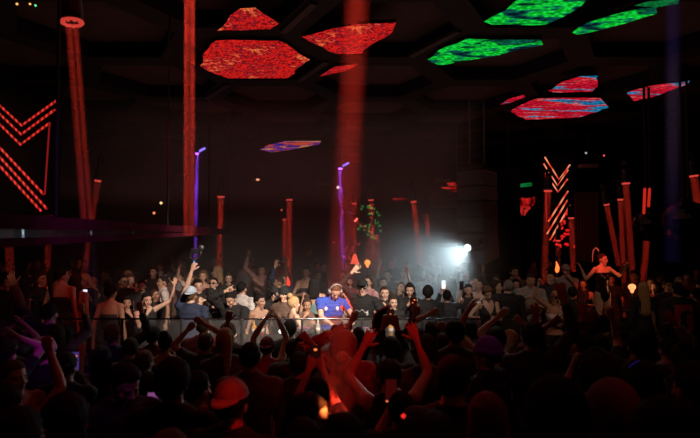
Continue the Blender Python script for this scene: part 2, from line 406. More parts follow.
        segs += [('t%d' % s, hip, kn, .075), ('c%d' % s, kn, an, .048), ('foot', an, an+np.array([0, -.15, -.05]), .04)]; segz += [(0, 1)]*3
    V, F = remesh(mb, vox, 4)
    D = []; T = []
    for (nm, a, b, r), (z0, z1) in zip(segs, segz):
        d, t = seg_dist(V, a, b); D.append(d/r); T.append(z0+(z1-z0)*t)
    D = np.array(D); T = np.array(T); ix = D.argmin(0); lab = np.array([s[0] for s in segs])[ix]; par = T[ix, np.arange(len(V))]
    N = normals(V, F)
    # head
    base = bend((0, -.002, 1.515)); tw = Euler((look[1]+lean[0]*.6, look[2]+lean[1]*.5, look[0]), 'XYZ').to_matrix()
    HM = Matrix.Translation(base) @ tw.to_4x4()
    hV, hF, hM = head(sex, lod); hVw = hV@np.array(tw).T+base
    AV = [V, hVw]; AF = [F, hF+len(V)]; AM = [np.zeros(len(F), int), hM]; n = len(V)+len(hV)
    for hv, hf in pieces: AV.append(hv); AF.append(hf+n); AM.append(np.zeros(len(hf), int)); n += len(hv)
    body = mk(name+'_body', np.concatenate(AV), np.concatenate(AF), [SKIN[0], EYE, IRIS, LIP, BROW], np.concatenate(AM))
    tor = lab == 'torso'; neck = lab == 'neck'; up = np.isin(lab, ['uR', 'uL']); fo = np.isin(lab, ['fR', 'fL']); thg = np.isin(lab, ['t-1', 't1']); cal = np.isin(lab, ['c-1', 'c1'])
    def shell(mask, off, nm, extra=None):
        fm = mask[F].all(1); Fs = F[fm]
        if len(Fs) == 0: return None
        u, inv = np.unique(Fs.ravel(), return_inverse=True); Vs = V[u]; Ns = N[u]
        w = .004*np.sin(Vs[:, 2]*60+Vs[:, 0]*25)*np.sin(Vs[:, 0]*33+Vs[:, 1]*41+Vs[:, 2]*13)+.003*np.sin(Vs[:, 2]*110+Vs[:, 1]*60)
        o = off+w*(off > .006)
        if extra is not None: o = o+extra(Vs)
        outer = Vs+Ns*o[:, None] if hasattr(o, '__len__') else Vs+Ns*o
        # close the hem: inner rim back to the skin
        Fq = inv.reshape(-1, 4); e = np.concatenate([Fq[:, [0, 1]], Fq[:, [1, 2]], Fq[:, [2, 3]], Fq[:, [3, 0]]])
        keys = {(a, b) for a, b in e.tolist()}; bd = [(a, b) for a, b in keys if (b, a) not in keys]
        bv = sorted({a for p in bd for a in p}); mp = {v: i+len(outer) for i, v in enumerate(bv)}
        rim = Vs[bv]-Ns[bv]*.003
        FF = np.concatenate([Fq, np.array([(b, a, mp[a], mp[b]) for a, b in bd])]) if bd else Fq
        me = mk(nm, np.concatenate([outer, rim]), FF, [CLO['black']]); me['src'] = 1
        return me, u, FF
    off = {'tee': .013, 'long': .013, 'hoodie': .024, 'tank': .008, 'strapless': .008, 'dress': .009, 'vneck': .010, 'vest': .015, 'bra': .007, 'bodysuit': .005}[top]
    z = par
    if top == 'tee': m = (tor & (z > .86)) | (neck & (z < 1.475)) | (up & (z < .62))
    elif top in ('long', 'hoodie'): m = (tor & (z > .84)) | (neck & (z < (1.50 if top == 'hoodie' else 1.475))) | up | (fo & (z < .90))
    elif top == 'tank': m = tor & (z > .9) & (abs(V[:, 0]) < 10)
    elif top == 'vneck': m = tor & (z > .86) & ~((z > 1.26) & (V[:, 1] < 0) & (abs(V[:, 0]-V[tor][:, 0].mean()) < (z-1.26)*.55))
    elif top == 'strapless': m = tor & (z > 1.02) & (z < 1.335)
    elif top == 'bra': m = tor & (z > 1.20) & (z < 1.34)
    elif top == 'bodysuit': m = (tor & (z > .80) & (z < 1.36))
    elif top == 'dress': m = (tor & (z < 1.33)) | (thg & (z < .62))
    elif top == 'vest': m = (tor & (z > .86)) | (neck & (z < 1.46)) | up | (fo & (z < .5))
    sm = shell(m, off, name+'_top')
    if bot == 'pants': m2 = (tor & (z < .97)) | thg | (cal & (z < .93))
    elif bot == 'shorts': m2 = (tor & (z < .97)) | (thg & (z < .75))
    elif bot == 'skirt': m2 = (tor & (z < 1.02)) | (thg & (z < .5))
    else: m2 = None
    sb = shell(m2, .010 if bot == 'pants' else .012, name+'_bottom') if m2 is not None else None
    return dict(body=body, top=sm[0] if sm else None, topinfo=(sm, lab, par, N, V, F), bottom=sb[0] if sb else None, HM=HM, hands=hands, sex=sex)
special_leg = 0

PSPOTS = [(x, 10.2+y) for x in (4.2, 4.67, 5.15) for y in (-.35, 0, .35)]
PSPOTS += [(float(x), 7.66) for x in np.arange(-1.6, .85, .3)]
def hit(p): return any(((p.x-a)/1.12)**2+((p.y-b)/.85)**2 < .155 for a, b in PSPOTS)
PEOPLE = []     # (object, px, py, d, nick)
def place_person(B, loc, yaw, s, skin, hair, hcol, topcol, botcol, accs, label, name='person', spin=None):
    o = obj('person', B['body']); o.location = loc; o.rotation_euler = (0, 0, yaw); o.scale = (s, s, s)
    o.material_slots[0].link = 'OBJECT'; o.material_slots[0].material = SKIN[skin]
    tag(o, label, 'person')
    def child(nm, me, col=None, M=None):
        c = obj(nm, me, o)
        if col is not None: c.material_slots[0].link = 'OBJECT'; c.material_slots[0].material = col
        if M is not None: c.matrix_basis = M
        return c
    parts = {}
    tn = {'tee': 't_shirt', 'long': 'long_sleeve_top', 'hoodie': 'hoodie', 'tank': 'tank_top', 'strapless': 'strapless_top', 'dress': 'dress', 'vneck': 'v_neck_top', 'vest': 'open_shirt', 'bra': 'crop_top', 'bodysuit': 'corset_bodysuit'}
    if B['top']: parts['top'] = child(tn[B['toptype']], B['top'], topcol)
    if B['bottom']: parts['bottom'] = child({'pants': 'trousers', 'skirt': 'skirt', 'shorts': 'shorts'}[B['bottype']], B['bottom'], botcol)
    if hair and hair != 'bald': parts['hair'] = child('hair', hair_mesh(hair, hcol), None, B['HM'])
    for a in accs:
        k, c = (a if isinstance(a, tuple) else (a, 'black'))
        parts[k] = child({'cap_back': 'cap', 'glasses': 'sunglasses'}.get(k, k), acc_mesh(k, c), None, B['HM'])
    return o, parts
CACHE = {}
def person(nick, label, px, py, d, yaw=180, sex='m', hair='short', hcol='black', top='tee', topcol='black', bot='pants', botcol='black', skin=1,
           Rarm='down', Larm='down', look=(0,0,0), lean=(0,0), acc=(), floor=None, share=None, hmin=1.52, hmax=1.93, lod=None):
    yaw = R(yaw); look = tuple(R(v) for v in look); lean = tuple(R(v) for v in lean)
    extra = .03 if hair in ('curly', 'bun') else (.05 if hair == 'afro' else 0)
    if any((a if isinstance(a, str) else a[0]) in ('cap', 'cap_back', 'beanie', 'hood') for a in acc): extra += .01
    eff = 1-(1-math.cos(lean[0]))*.45
    for _ in range(3):
        fl = floor if floor is not None else floor_at(d)
        p = P(px, py, d); H = (p.z-fl)/eff
        Hc = min(max(H, hmin+extra), hmax+extra)
        if abs(H-Hc) > .004:
            k = (P(px, py, 1).z-CAM_Z)
            if abs(k) > .012:
                nd = (fl+Hc*eff-CAM_Z)/k
                d = nd if d*.8 < nd < d*1.25 else (d*.8 if nd < d*.8 else d*1.25)
    if nick != 'filler' and floor is None and hit(P(px, py, d)):
        fl = floor if floor is not None else floor_at(d)
        for st in (.08, -.08, .16, -.16, .24, -.24, .32, -.32, .4, -.4, .5, -.5, .6, -.6, .7, -.7):
            q = P(px, py, d+st); f2 = floor if floor is not None else floor_at(d+st)
            if f2 == fl and hmin+extra-.02 <= (q.z-fl)/eff <= hmax+extra+.03 and not hit(q): d = d+st; break
    p = P(px, py, d); fl = floor if floor is not None else floor_at(d)
    PSPOTS.append((p.x, p.y))
    H = min(max((p.z-fl)/eff, hmin), hmax); s = (H-extra)/1.75
    # the head, not the feet, belongs at px: shift back by the lean
    offl = np.array([math.sin(lean[1])*.75, -math.sin(lean[0])*-.0-.0, 0])
    base = Vector((p.x, p.y, fl)); rz = Matrix.Rotation(yaw, 3, 'Z')
    lx = Vector((math.sin(lean[1])*.72, -math.sin(-lean[0])*-.72, 0))*s
    base = base-rz@lx
    def conv(spec, side):
        if isinstance(spec, str): return spec
        qx, qy, dd, hp = spec[:4]; w = P(qx, qy, d+dd); l = (rz.inverted()@(w-base))/s
        pw = Vector(spec[4]) if len(spec) > 4 else Vector((0, 1, 0)) if abs(math.cos(yaw)) > 2 else None
        pn = tuple(rz.inverted()@pw) if pw is not None else (0, -1, 0)
        return (tuple(l), hp, pn)
    Ra = conv(Rarm, 'R'); La = conv(Larm, 'L')
    lod = lod if lod is not None else (0 if d < 3 else (1 if d < 9.5 else 2))
    if share and share in CACHE: B = CACHE[share]
    else:
        B = build_body('p_'+nick.replace(' ', '_')[:30], sex, top, bot, Ra, La, look, lean, lod); B['toptype'] = top; B['bottype'] = bot
        if share: CACHE[share] = B
    o, parts = place_person(B, base, yaw, s, skin, hair, hcol, CLO[topcol], CLO[botcol], acc, label)
    SPOTS.append((base.x, base.y)); PEOPLE.append((o, px, py, d, nick))
    return o, parts, B, (base, rz, s)
def hand_world(B, T, side, fwd=.075, palm=.03):
    wr, M, fd, el = B['hands'][side]; base, rz, s = T
    p = Vector(wr)+Vector(M[:, 2])*fwd-Vector(M[:, 1])*palm
    return base+rz@(p*s), rz@Vector(M[:, 2]), rz@Vector(-M[:, 1])
# ------------------------------------------------------------------ setting
CEIL = 5.4; WX0, WX1, WY0, WY1 = -10.5, 10.5, -3.0, 22.0
FLOORM = mat('dark_floor', (.02,.018,.017), .35, noise=.4, nscale=3)
WALLM = mat('dark_wall', (.022,.017,.016), .75, noise=.35, nscale=2)
PANELM = mat('ceiling_panel_brown', (.10,.065,.055), .8, noise=.15, nscale=3)
BEAMM = mat('ceiling_beam_black', (.008,.007,.007), .7)
mb = MB()
for y0, y1, z in ((WY0, 4.95, 0), (4.95, 7.05, -.3), (7.05, 12.6, 0), (12.6, WY1, .2)):
    mb.box((0, (y0+y1)/2, z-.3), (WX1-WX0, y1-y0, .6))
struct('floor', mb.mesh('floor', [FLOORM]))
struct('wall_back', MB().box((0, WY1+.1, 2.6), (WX1-WX0+.4, .2, 6.4)).mesh('wall_back', [WALLM]))
struct('wall_front', MB().box((0, WY0-.1, 2.6), (WX1-WX0+.4, .2, 6.4)).mesh('wall_front', [WALLM]))
struct('wall_left', MB().box((WX0-.1, (WY0+WY1)/2, 2.6), (.2, WY1-WY0, 6.4)).mesh('wall_left', [WALLM]))
struct('wall_right', MB().box((WX1+.1, (WY0+WY1)/2, 2.6), (.2, WY1-WY0, 6.4)).mesh('wall_right', [WALLM]))
struct('ceiling', MB().box((0, (WY0+WY1)/2, CEIL+.36), (WX1-WX0+.4, WY1-WY0+.4, .2)).mesh('ceiling', [PANELM]))
# honeycomb of black beams under the brown panels
HEXX, HEXY, PX_, PY_ = -1.62, 9.12, 2.08, 2.56
def hexpts(cx, cy, z, k=1.0):
    w = PX_/1.5*k; h = PY_/2*k
    return [Vector((cx+w, cy, z)), Vector((cx+w/2, cy+h, z)), Vector((cx-w/2, cy+h, z)), Vector((cx-w, cy, z)), Vector((cx-w/2, cy-h, z)), Vector((cx+w/2, cy-h, z))]
mb = MB(); st = MB()
for c in range(-4, 6):
    for k in range(-3, 6):
        cx = HEXX+c*PX_; cy = HEXY+k*PY_-(PY_/2 if c % 2 else 0)
        if not (-10 < cx < 10 and 1 < cy < 21): continue
        o = hexpts(cx, cy, CEIL, 1.0); i = hexpts(cx, cy, CEIL, .83)
        V = [p[:] for p in o+i]+[(p.x, p.y, CEIL+.25) for p in o+i]
        F = []
        for a in range(6):
            b = (a+1) % 6
            F += [(a, a+6, b+6, b), (a+6, a+18, b+18, b+6)]
        mb.add(V, F)
struct('trim_1', mb.mesh('trim_1', [BEAMM]))
# strips of grey perforated edge along some beams
def perforated(name):
    m = bpy.data.materials.new(name); m.use_nodes = True; nt = m.node_tree; b = nt.nodes['Principled BSDF']
    tc = nt.nodes.new('ShaderNodeTexCoord'); w = nt.nodes.new('ShaderNodeTexWave'); w.inputs['Scale'].default_value = 11.0; w.wave_type = 'BANDS'
    nt.links.new(tc.outputs['Object'], w.inputs['Vector']); r = nt.nodes.new('ShaderNodeValToRGB')
    r.color_ramp.elements[0].position = .45; r.color_ramp.elements[0].color = (.01, .01, .01, 1); r.color_ramp.elements[1].color = (.22, .20, .20, 1); r.color_ramp.elements[1].position = .6
    nt.links.new(w.outputs['Fac'], r.inputs['Fac']); nt.links.new(r.outputs['Color'], b.inputs['Base Color']); b.inputs['Roughness'].default_value = .4; b.inputs['Metallic'].default_value = .5
    return m
PERF = perforated('perforated_edge')
for i, (a, b_, who) in enumerate([((283,30), (314,1), 'between the two top red ceiling screens'), ((299,79), (326,60), 'beside the small red ceiling sliver'), ((411,54), (459,29), 'left of the big green ceiling screen'),
                     ((206,97), (228,83), 'under the largest red ceiling screen')]):
    A = PZ(*a, CEIL+.004); B = PZ(*b_, CEIL+.004); mbp = MB(); d = (B-A).normalized(); side = d.cross(Vector((0,0,1))).normalized()*.05
    mbp.prism([A-side, B-side, B+side, A+side], (0, 0, -.05))
    me = mbp.mesh('perforated_strip', [PERF]); tag(obj('perforated_strip', me), 'grey perforated metal strip on the ceiling beam '+who, 'strip')

# ------------------------------------------------------------------ LED screens on the ceiling
def led_mat(name, ramp, scale=5.0, es=1.0, stretch=(1, 1, 1), cell=.16):
    m = bpy.data.materials.new(name); m.use_nodes = True; nt = m.node_tree; b = nt.nodes['Principled BSDF']; L = nt.links
    tc = nt.nodes.new('ShaderNodeTexCoord'); mp = nt.nodes.new('ShaderNodeMapping'); mp.inputs['Scale'].default_value = stretch; L.new(tc.outputs['Object'], mp.inputs['Vector'])
    n1 = nt.nodes.new('ShaderNodeTexNoise'); n1.inputs['Scale'].default_value = scale*.45; n1.inputs['Detail'].default_value = 3; n1.inputs['Distortion'].default_value = .8; L.new(mp.outputs[0], n1.inputs['Vector'])
    n2 = nt.nodes.new('ShaderNodeTexVoronoi'); n2.inputs['Scale'].default_value = scale*3.2; L.new(mp.outputs[0], n2.inputs['Vector'])
    mx = nt.nodes.new('ShaderNodeMath'); mx.operation = 'MULTIPLY_ADD'; L.new(n2.outputs['Distance'], mx.inputs[0]); mx.inputs[1].default_value = cell; L.new(n1.outputs['Fac'], mx.inputs[2])
    sb = nt.nodes.new('ShaderNodeMath'); sb.operation = 'SUBTRACT'; L.new(mx.outputs[0], sb.inputs[0]); sb.inputs[1].default_value = cell*.4
    r = nt.nodes.new('ShaderNodeValToRGB'); el = r.color_ramp.elements
    while len(el) < len(ramp): el.new(.5)
    for e, (p_, c_) in zip(el, ramp): e.position = p_; e.color = (*srgb(c_), 1)
    L.new(sb.outputs[0], r.inputs['Fac'])
    v3 = nt.nodes.new('ShaderNodeTexVoronoi'); v3.inputs['Scale'].default_value = scale*7; L.new(tc.outputs['Object'], v3.inputs['Vector'])
    mr = nt.nodes.new('ShaderNodeMapRange'); L.new(v3.outputs['Distance'], mr.inputs['Value']); mr.inputs['From Max'].default_value = .7; mr.inputs['To Min'].default_value = 1.25; mr.inputs['To Max'].default_value = .35
    ml = nt.nodes.new('ShaderNodeMix'); ml.data_type = 'RGBA'; ml.blend_type = 'MULTIPLY'; ml.inputs['Factor'].default_value = 1
    L.new(r.outputs['Color'], ml.inputs['A']); L.new(mr.outputs[0], ml.inputs['B'])
    b.inputs['Base Color'].default_value = (.01, .01, .01, 1); L.new(ml.outputs['Result'], b.inputs['Emission Color']); b.inputs['Emission Strength'].default_value = es
    return m
LED_RED = led_mat('led_red', [(.20, (60,10,25)), (.33, (150,16,30)), (.42, (245,40,32)), (.52, (225,30,30)), (.58, (95,25,45)), (.64, (245,50,38)), (.74, (255,120,70))], 4.2, 1.0, (1,1,1), .3)
LED_GREEN = led_mat('led_green', [(.30, (5,45,50)), (.40, (8,22,45)), (.46, (16,110,85)), (.50, (20,235,60)), (.55, (18,190,60)), (.58, (8,30,45)), (.70, (14,130,90))], 2.3, 1.1, (.6, 1.2, 1))
LED_MIX = led_mat('led_red_blue', [(.28, (15,120,175)), (.42, (20,150,195)), (.45, (200,18,50)), (.56, (225,25,50)), (.59, (250,120,110)), (.62, (20,140,185)), (.70, (15,120,175)), (.73, (215,20,55))], 2.0, 1.0, (.4, 1.5, 1))
LED_FAR = led_mat('led_orange_blue', [(.30, (235,60,35)), (.40, (255,180,130)), (.45, (245,80,45)), (.47, (30,40,180)), (.53, (25,30,160)), (.56, (245,90,50))], 3.4, 1.0, (.5, 1, 1), .1)
LED_DEEP = led_mat('led_deep_red', [(.30, (20,2,4)), (.44, (60,4,8)), (.5, (230,20,25)), (.6, (255,60,50)), (.7, (60,5,8))], 5, .8)
LED_DIMG = led_mat('led_dim_green', [(.3, (4,30,20)), (.5, (20,150,70)), (.7, (10,60,40))], 5, .8)
def led_screen(pts, m, label, cat='screen', group=None, z=CEIL-.06, jag=3):
    rs = random.Random(label)
    poly = []
    n = len(pts)
    for i in range(n):
        a = PZ(*pts[i], z); b = PZ(*pts[(i+1) % n], z); poly.append(a); L = (b-a).length
        k = int(L/.16) if jag and (i % 2 == 0 or L < 1.0) else 0
        nrm = Vector((-(b-a).y, (b-a).x, 0)).normalized()
        for j in range(1, k):
            q = a.lerp(b, j/k); poly.append(q+nrm*rs.uniform(-.035, .035)*(jag/3))
    c = sum(poly, Vector())/len(poly)
    o = obj('ceiling_led_screen', MB().prism([p-c for p in poly], (0, 0, .05)).mesh('led', [BLACKP])); o.location = c+Vector((0, 0, .004))
    f = obj('lit_face', MB().prism([p-c for p in poly], (0, 0, .003)).mesh('led_face', [m]), o)
    tag(o, label, cat, group); return o
G = 'lit shapes on the honeycomb ceiling'
led_screen([(200,66), (205,52), (216,41), (279,41), (310,60), (287,78.5), (228,78.5), (206,70)], LED_RED, 'largest red lit ceiling screen, hexagon-shaped, at upper left of the ceiling', group=G)
led_screen([(217,31), (230,16), (240,9), (255,8), (279,24), (270,29.5)], LED_RED, 'red dome-shaped ceiling screen above the largest red hexagon', group=G)
led_screen([(302,37), (345,27), (375,24), (396,23), (392,33), (378,41), (362,53.5), (336,54)], LED_RED, 'red lit ceiling screen with a pointed right end, right of the red hexagon', group=G)
led_screen([(320,76.5), (334,67), (358,64.5), (347,71)], LED_RED, 'small red lit sliver on the ceiling below the pointed red screen', group=G, jag=0)
led_screen([(427,60), (446,47), (467,39), (541,40), (543,45), (520,50), (490,57), (440,65.5)], LED_GREEN, 'wide green lit ceiling screen left of centre in the green cluster', group=G)
led_screen([(484,22), (505,11), (515,2), (530,-8), (590,-8), (582,6), (560,19), (545,25), (492,25)], LED_GREEN, 'green lit ceiling screen cut off by the top of the photo', group=G)
led_screen([(572,33), (590,22), (617,14), (640,9), (656,8), (657,14), (640,19), (605,29), (577,35)], LED_GREEN, 'long thin green lit ceiling screen at far right of the green cluster', group=G)
led_screen([(634,6), (648,2), (680,-1), (678,4), (655,8)], LED_DIMG, 'teal lit corner of ceiling screen above the long thin green one', group=G, jag=0)
led_screen([(511,111), (525,103.5), (538,98.5), (600,98), (609,107.5), (580,117.5), (525,120)], LED_MIX, 'biggest red and blue mottled ceiling screen at the right', group=G)
led_screen([(548,91), (562,82), (580,76.5), (598,76), (598,86), (592,92), (554,92.5)], LED_MIX, 'red and blue ceiling screen shaped like a hill above the biggest one', group=G)
led_screen([(627,92.5), (650,86), (690,81), (688,84), (660,95), (634,101.5)], LED_MIX, 'red and blue sliver-shaped ceiling screen at the right edge', group=G, jag=2)
led_screen([(500,105), (509,99), (524,95), (525,97.5), (510,103)], LED_MIX, 'tiny red and blue lit strip left of the biggest mottled ceiling screen', group=G, jag=0)
led_screen([(260,150), (268,145), (285,141.5), (321,141), (319,144.5), (290,150), (272,152.5)], LED_FAR, 'orange and blue lit ceiling screen deep in the room above the red beams', group=G, jag=2)
# lit panels far at the back, hung in front of the back wall
def wall_screen(pts, d, m, label, name='led_wall_panel', cat='screen', thick=.08, jag=0):
    poly = [P(x, y, d) for x, y in pts]; c = sum(poly, Vector())/len(poly); rs = random.Random(label); out = []
    for i in range(len(poly)):
        a, b = poly[i], poly[(i+1) % len(poly)]; out.append(a-c)
        if jag:
            for j in range(1, 5): q = a.lerp(b, j/5)-c; out.append(q+Vector((rs.uniform(-jag, jag), 0, rs.uniform(-jag, jag))))
    o = obj(name, MB().prism(out, (0, thick, 0)).mesh(name, [m])); o.location = c; return tag(o, label, cat)
wall_screen([(447,183), (470,180.5), (469,184.5), (449,186)], 19, LED_DEEP, 'upper red lit strip on the back wall left of the black speaker stack')
wall_screen([(441,187), (468,186.5), (467,189), (444,189)], 19, LED_DEEP, 'dim red lit strip just under the upper red strip at the back')
wall_screen([(450,191.5), (460,190.5), (460,193), (451,193.5)], 19, LED_DEEP, 'short red lit strip lowest of those left of the speaker stack')
wall_screen([(393,198), (408,198), (408,199.8), (394,200)], 19, LED_DEEP, 'thin red lit strip left of the pole-topped red beam')
wall_screen([(515,184), (532,182.5), (532,186), (516,188)], 18, LED_DIMG, 'green lit strip on the back wall right of the speaker stack')
wall_screen([(515,197), (535,197), (534,205), (522,216), (517,210)], 18, LED_DEEP, 'red mottled triangle of light right of the speaker stack', jag=.06)
wall_screen([(423,215), (428,214), (430,226), (435,240), (431,243), (426,230)], 18.5, LED_DEEP, 'red speckled vertical strip left of the hanging grey speakers', jag=.05)
# red foliage-like cluster behind the right chevron sign, green cluster behind the crossed beams
def leaf_cluster(name, c, w, h, d, n, m, label, cat, lf=.8):
    rs = random.Random(label); mbl = MB(); cc = P(*c, d)
    for i in range(n):
        p = Vector((rs.gauss(0, .33)*W(w, d), rs.uniform(-.15, .15), rs.uniform(-.5, .5)*W(h, d))); e = Euler((rs.uniform(0, 3), rs.uniform(0, 3), rs.uniform(0, 3))).to_matrix()
        mbl.ell(p, tuple(lf*v for v in (.055, .03, .09)), n=2, rot=np.array(e))
    o = obj(name, mbl.mesh(name, [m])); o.location = cc; return tag(o, label, cat)
leaf_cluster('hanging_foliage', (561,226), 17, 42, 15.5, 46, mat('glowing_leaf_red', (.4,.02,.02), .5, emit=(.75,.012,.015), es=.8), 'red lit hanging foliage behind the right chevron sign', 'foliage')  # red light is put into the leaves as emission
leaf_cluster('hanging_foliage', (372,223), 15, 34, 15.5, 34, mat('glowing_leaf_green', (.05,.3,.1), .5, emit=(.03,.42,.08), es=.55), 'green lit hanging foliage behind the crossed red beams', 'foliage', .55)  # LED dots built as leaves, green light put into their colour
leaf_cluster('hanging_foliage', (347,252), 20, 20, 15.8, 10, mat('glowing_leaf_dimred', (.2,.02,.02), .5, emit=(.3,.01,.02), es=.6), 'red lit hanging foliage beside the right purple beam', 'foliage')  # leaves emit dim red, the light sits in their colour

# ------------------------------------------------------------------ chevron signs
def chevron(lines, d, wpx, m, panel, label, yaw_thick=.12):
    o_c = P(*panel[0], d); root = empty('chevron_sign', P((panel[0][0]+panel[2][0])/2, panel[2][1], d+.15)); tag(root, label, 'sign')
    b = root.location
    mbp = MB().prism([P(x, y, d+.1)-b for x, y in panel], (0, .12, 0)); obj('backing_panel', mbp.mesh('backing_panel', [MATTE]), root)
    for ln in lines:
        t = MB().tube([P(x, y, d+.04)-b for x, y in ln], W(wpx, d)/2, n=8, ref=np.array([0, 1., 0])); obj('light_bar', t.mesh('light_bar', [m]), root)
    return root
def dashed(name, c1, c2, scale, es):
    m = bpy.data.materials.new(name); m.use_nodes = True; nt = m.node_tree; b = nt.nodes['Principled BSDF']; L = nt.links
    tc = nt.nodes.new('ShaderNodeTexCoord'); w = nt.nodes.new('ShaderNodeTexWave'); w.inputs['Scale'].default_value = scale; w.inputs['Distortion'].default_value = 1.5; L.new(tc.outputs['Object'], w.inputs['Vector']); w.bands_direction = 'X'
    r = nt.nodes.new('ShaderNodeValToRGB'); r.color_ramp.elements[0].color = (*srgb(c1), 1); r.color_ramp.elements[1].color = (*srgb(c2), 1)
    L.new(w.outputs['Fac'], r.inputs['Fac']); L.new(r.outputs['Color'], b.inputs['Emission Color']); b.inputs['Emission Strength'].default_value = es; b.inputs['Base Color'].default_value = (.02, .005, .005, 1); return m
CH_L = dashed('chevron_dash_red', (110,5,8), (250,60,48), 6, .9); CH_R = dashed('chevron_bar_orange', (215,40,30), (255,150,110), 1.6, 1.0)
CH_DIM = mat('chevron_dim', (.05,.005,.005), .5, emit=srgb((140,20,22)), es=.8)
Lr = chevron([[(544.7,157), (559,179.5), (570,164.7)], [(543.6,163.6), (557.5,185.5), (568,170)], [(545.5,173), (558,192), (567.5,179)],
         [(568,191), (548.5,221.5)], [(567.5,200), (547,234)], [(570,205), (550,240)]], 14, 1.5, CH_R, [(540,153), (574,153), (573,198), (551,246), (540,246)], 'tall black sign with orange-red chevron and slanted light bars, right of the speaker stack')
obj('side_bar', MB().tube([P(545.5,173,14.04)-Lr.location, P(546.5,222,14.04)-Lr.location], W(1.2, 14)/2, n=8).mesh('side_bar', [CH_DIM]), Lr)
Ll = chevron([[(-16,91), (21.5,125.5), (56.7,100.4)], [(-16,99), (21,134.4), (55,109.5)], [(-16,109), (20.4,144.6), (49.8,122.7)],
         [(-14,133), (44,194.7)], [(-14,142), (47,209)], [(-14,151), (41,211)]], 6.5, 2.4, CH_L, [(-25,85), (60,85), (53,214), (-25,214)], 'black sign with dashed red chevron light lines at the left edge of the photo')
obj('side_bar', MB().tube([P(49.6,122.7,6.54)-Ll.location, P(44.7,194.7,6.54)-Ll.location], W(1.6, 6.5)/2, n=8).mesh('side_bar', [CH_DIM]), Ll)

# ------------------------------------------------------------------ beam lights: a lamp head, its lens, its beam of hazy air and the light in it
SPOTS = []
def floor_at(y): return 0.0 if (y < 4.95 or 7.05 < y < 12.6) else (-.3 if y < 7.05 else .2)
def haze_beam_mat(name, dens, soft, stripes=0, aniso=0):
    m = bpy.data.materials.new(name); m.use_nodes = True; nt = m.node_tree; nt.nodes.clear(); L = nt.links
    out = nt.nodes.new('ShaderNodeOutputMaterial'); s = nt.nodes.new('ShaderNodeVolumeScatter'); s.inputs['Color'].default_value = (.95, .95, .95, 1); s.inputs['Density'].default_value = dens; s.inputs['Anisotropy'].default_value = aniso
    L.new(s.outputs[0], out.inputs['Volume'])
    if soft:
        tc = nt.nodes.new('ShaderNodeTexCoord'); mp = nt.nodes.new('ShaderNodeVectorMath'); mp.operation = 'MULTIPLY'; mp.inputs[1].default_value = (1, 1, 0); L.new(tc.outputs['Object'], mp.inputs[0])
        ln = nt.nodes.new('ShaderNodeVectorMath'); ln.operation = 'LENGTH'; L.new(mp.outputs[0], ln.inputs[0])
        mr = nt.nodes.new('ShaderNodeMapRange'); mr.interpolation_type = 'SMOOTHSTEP'; L.new(ln.outputs['Value'], mr.inputs['Value']); mr.inputs['From Min'].default_value = soft*.25; mr.inputs['From Max'].default_value = soft; mr.inputs['To Min'].default_value = dens; mr.inputs['To Max'].default_value = 0
        L.new(mr.outputs[0], s.inputs['Density'])
        if stripes:
            n = nt.nodes.new('ShaderNodeTexNoise'); n.inputs['Scale'].default_value = stripes; n.inputs['Detail'].default_value = 1; L.new(mp.outputs[0], n.inputs['Vector'])
            r2 = nt.nodes.new('ShaderNodeMapRange'); L.new(n.outputs['Fac'], r2.inputs['Value']); r2.inputs['From Min'].default_value = .38; r2.inputs['From Max'].default_value = .62; r2.inputs['To Min'].default_value = .1; r2.inputs['To Max'].default_value = 1.7
            mm = nt.nodes.new('ShaderNodeMath'); mm.operation = 'MULTIPLY'; L.new(mr.outputs[0], mm.inputs[0]); L.new(r2.outputs[0], mm.inputs[1]); L.new(mm.outputs[0], s.inputs['Density'])
    return m
HAZE_TIGHT = haze_beam_mat('beam_haze', .3, 0)
BEAMS = []
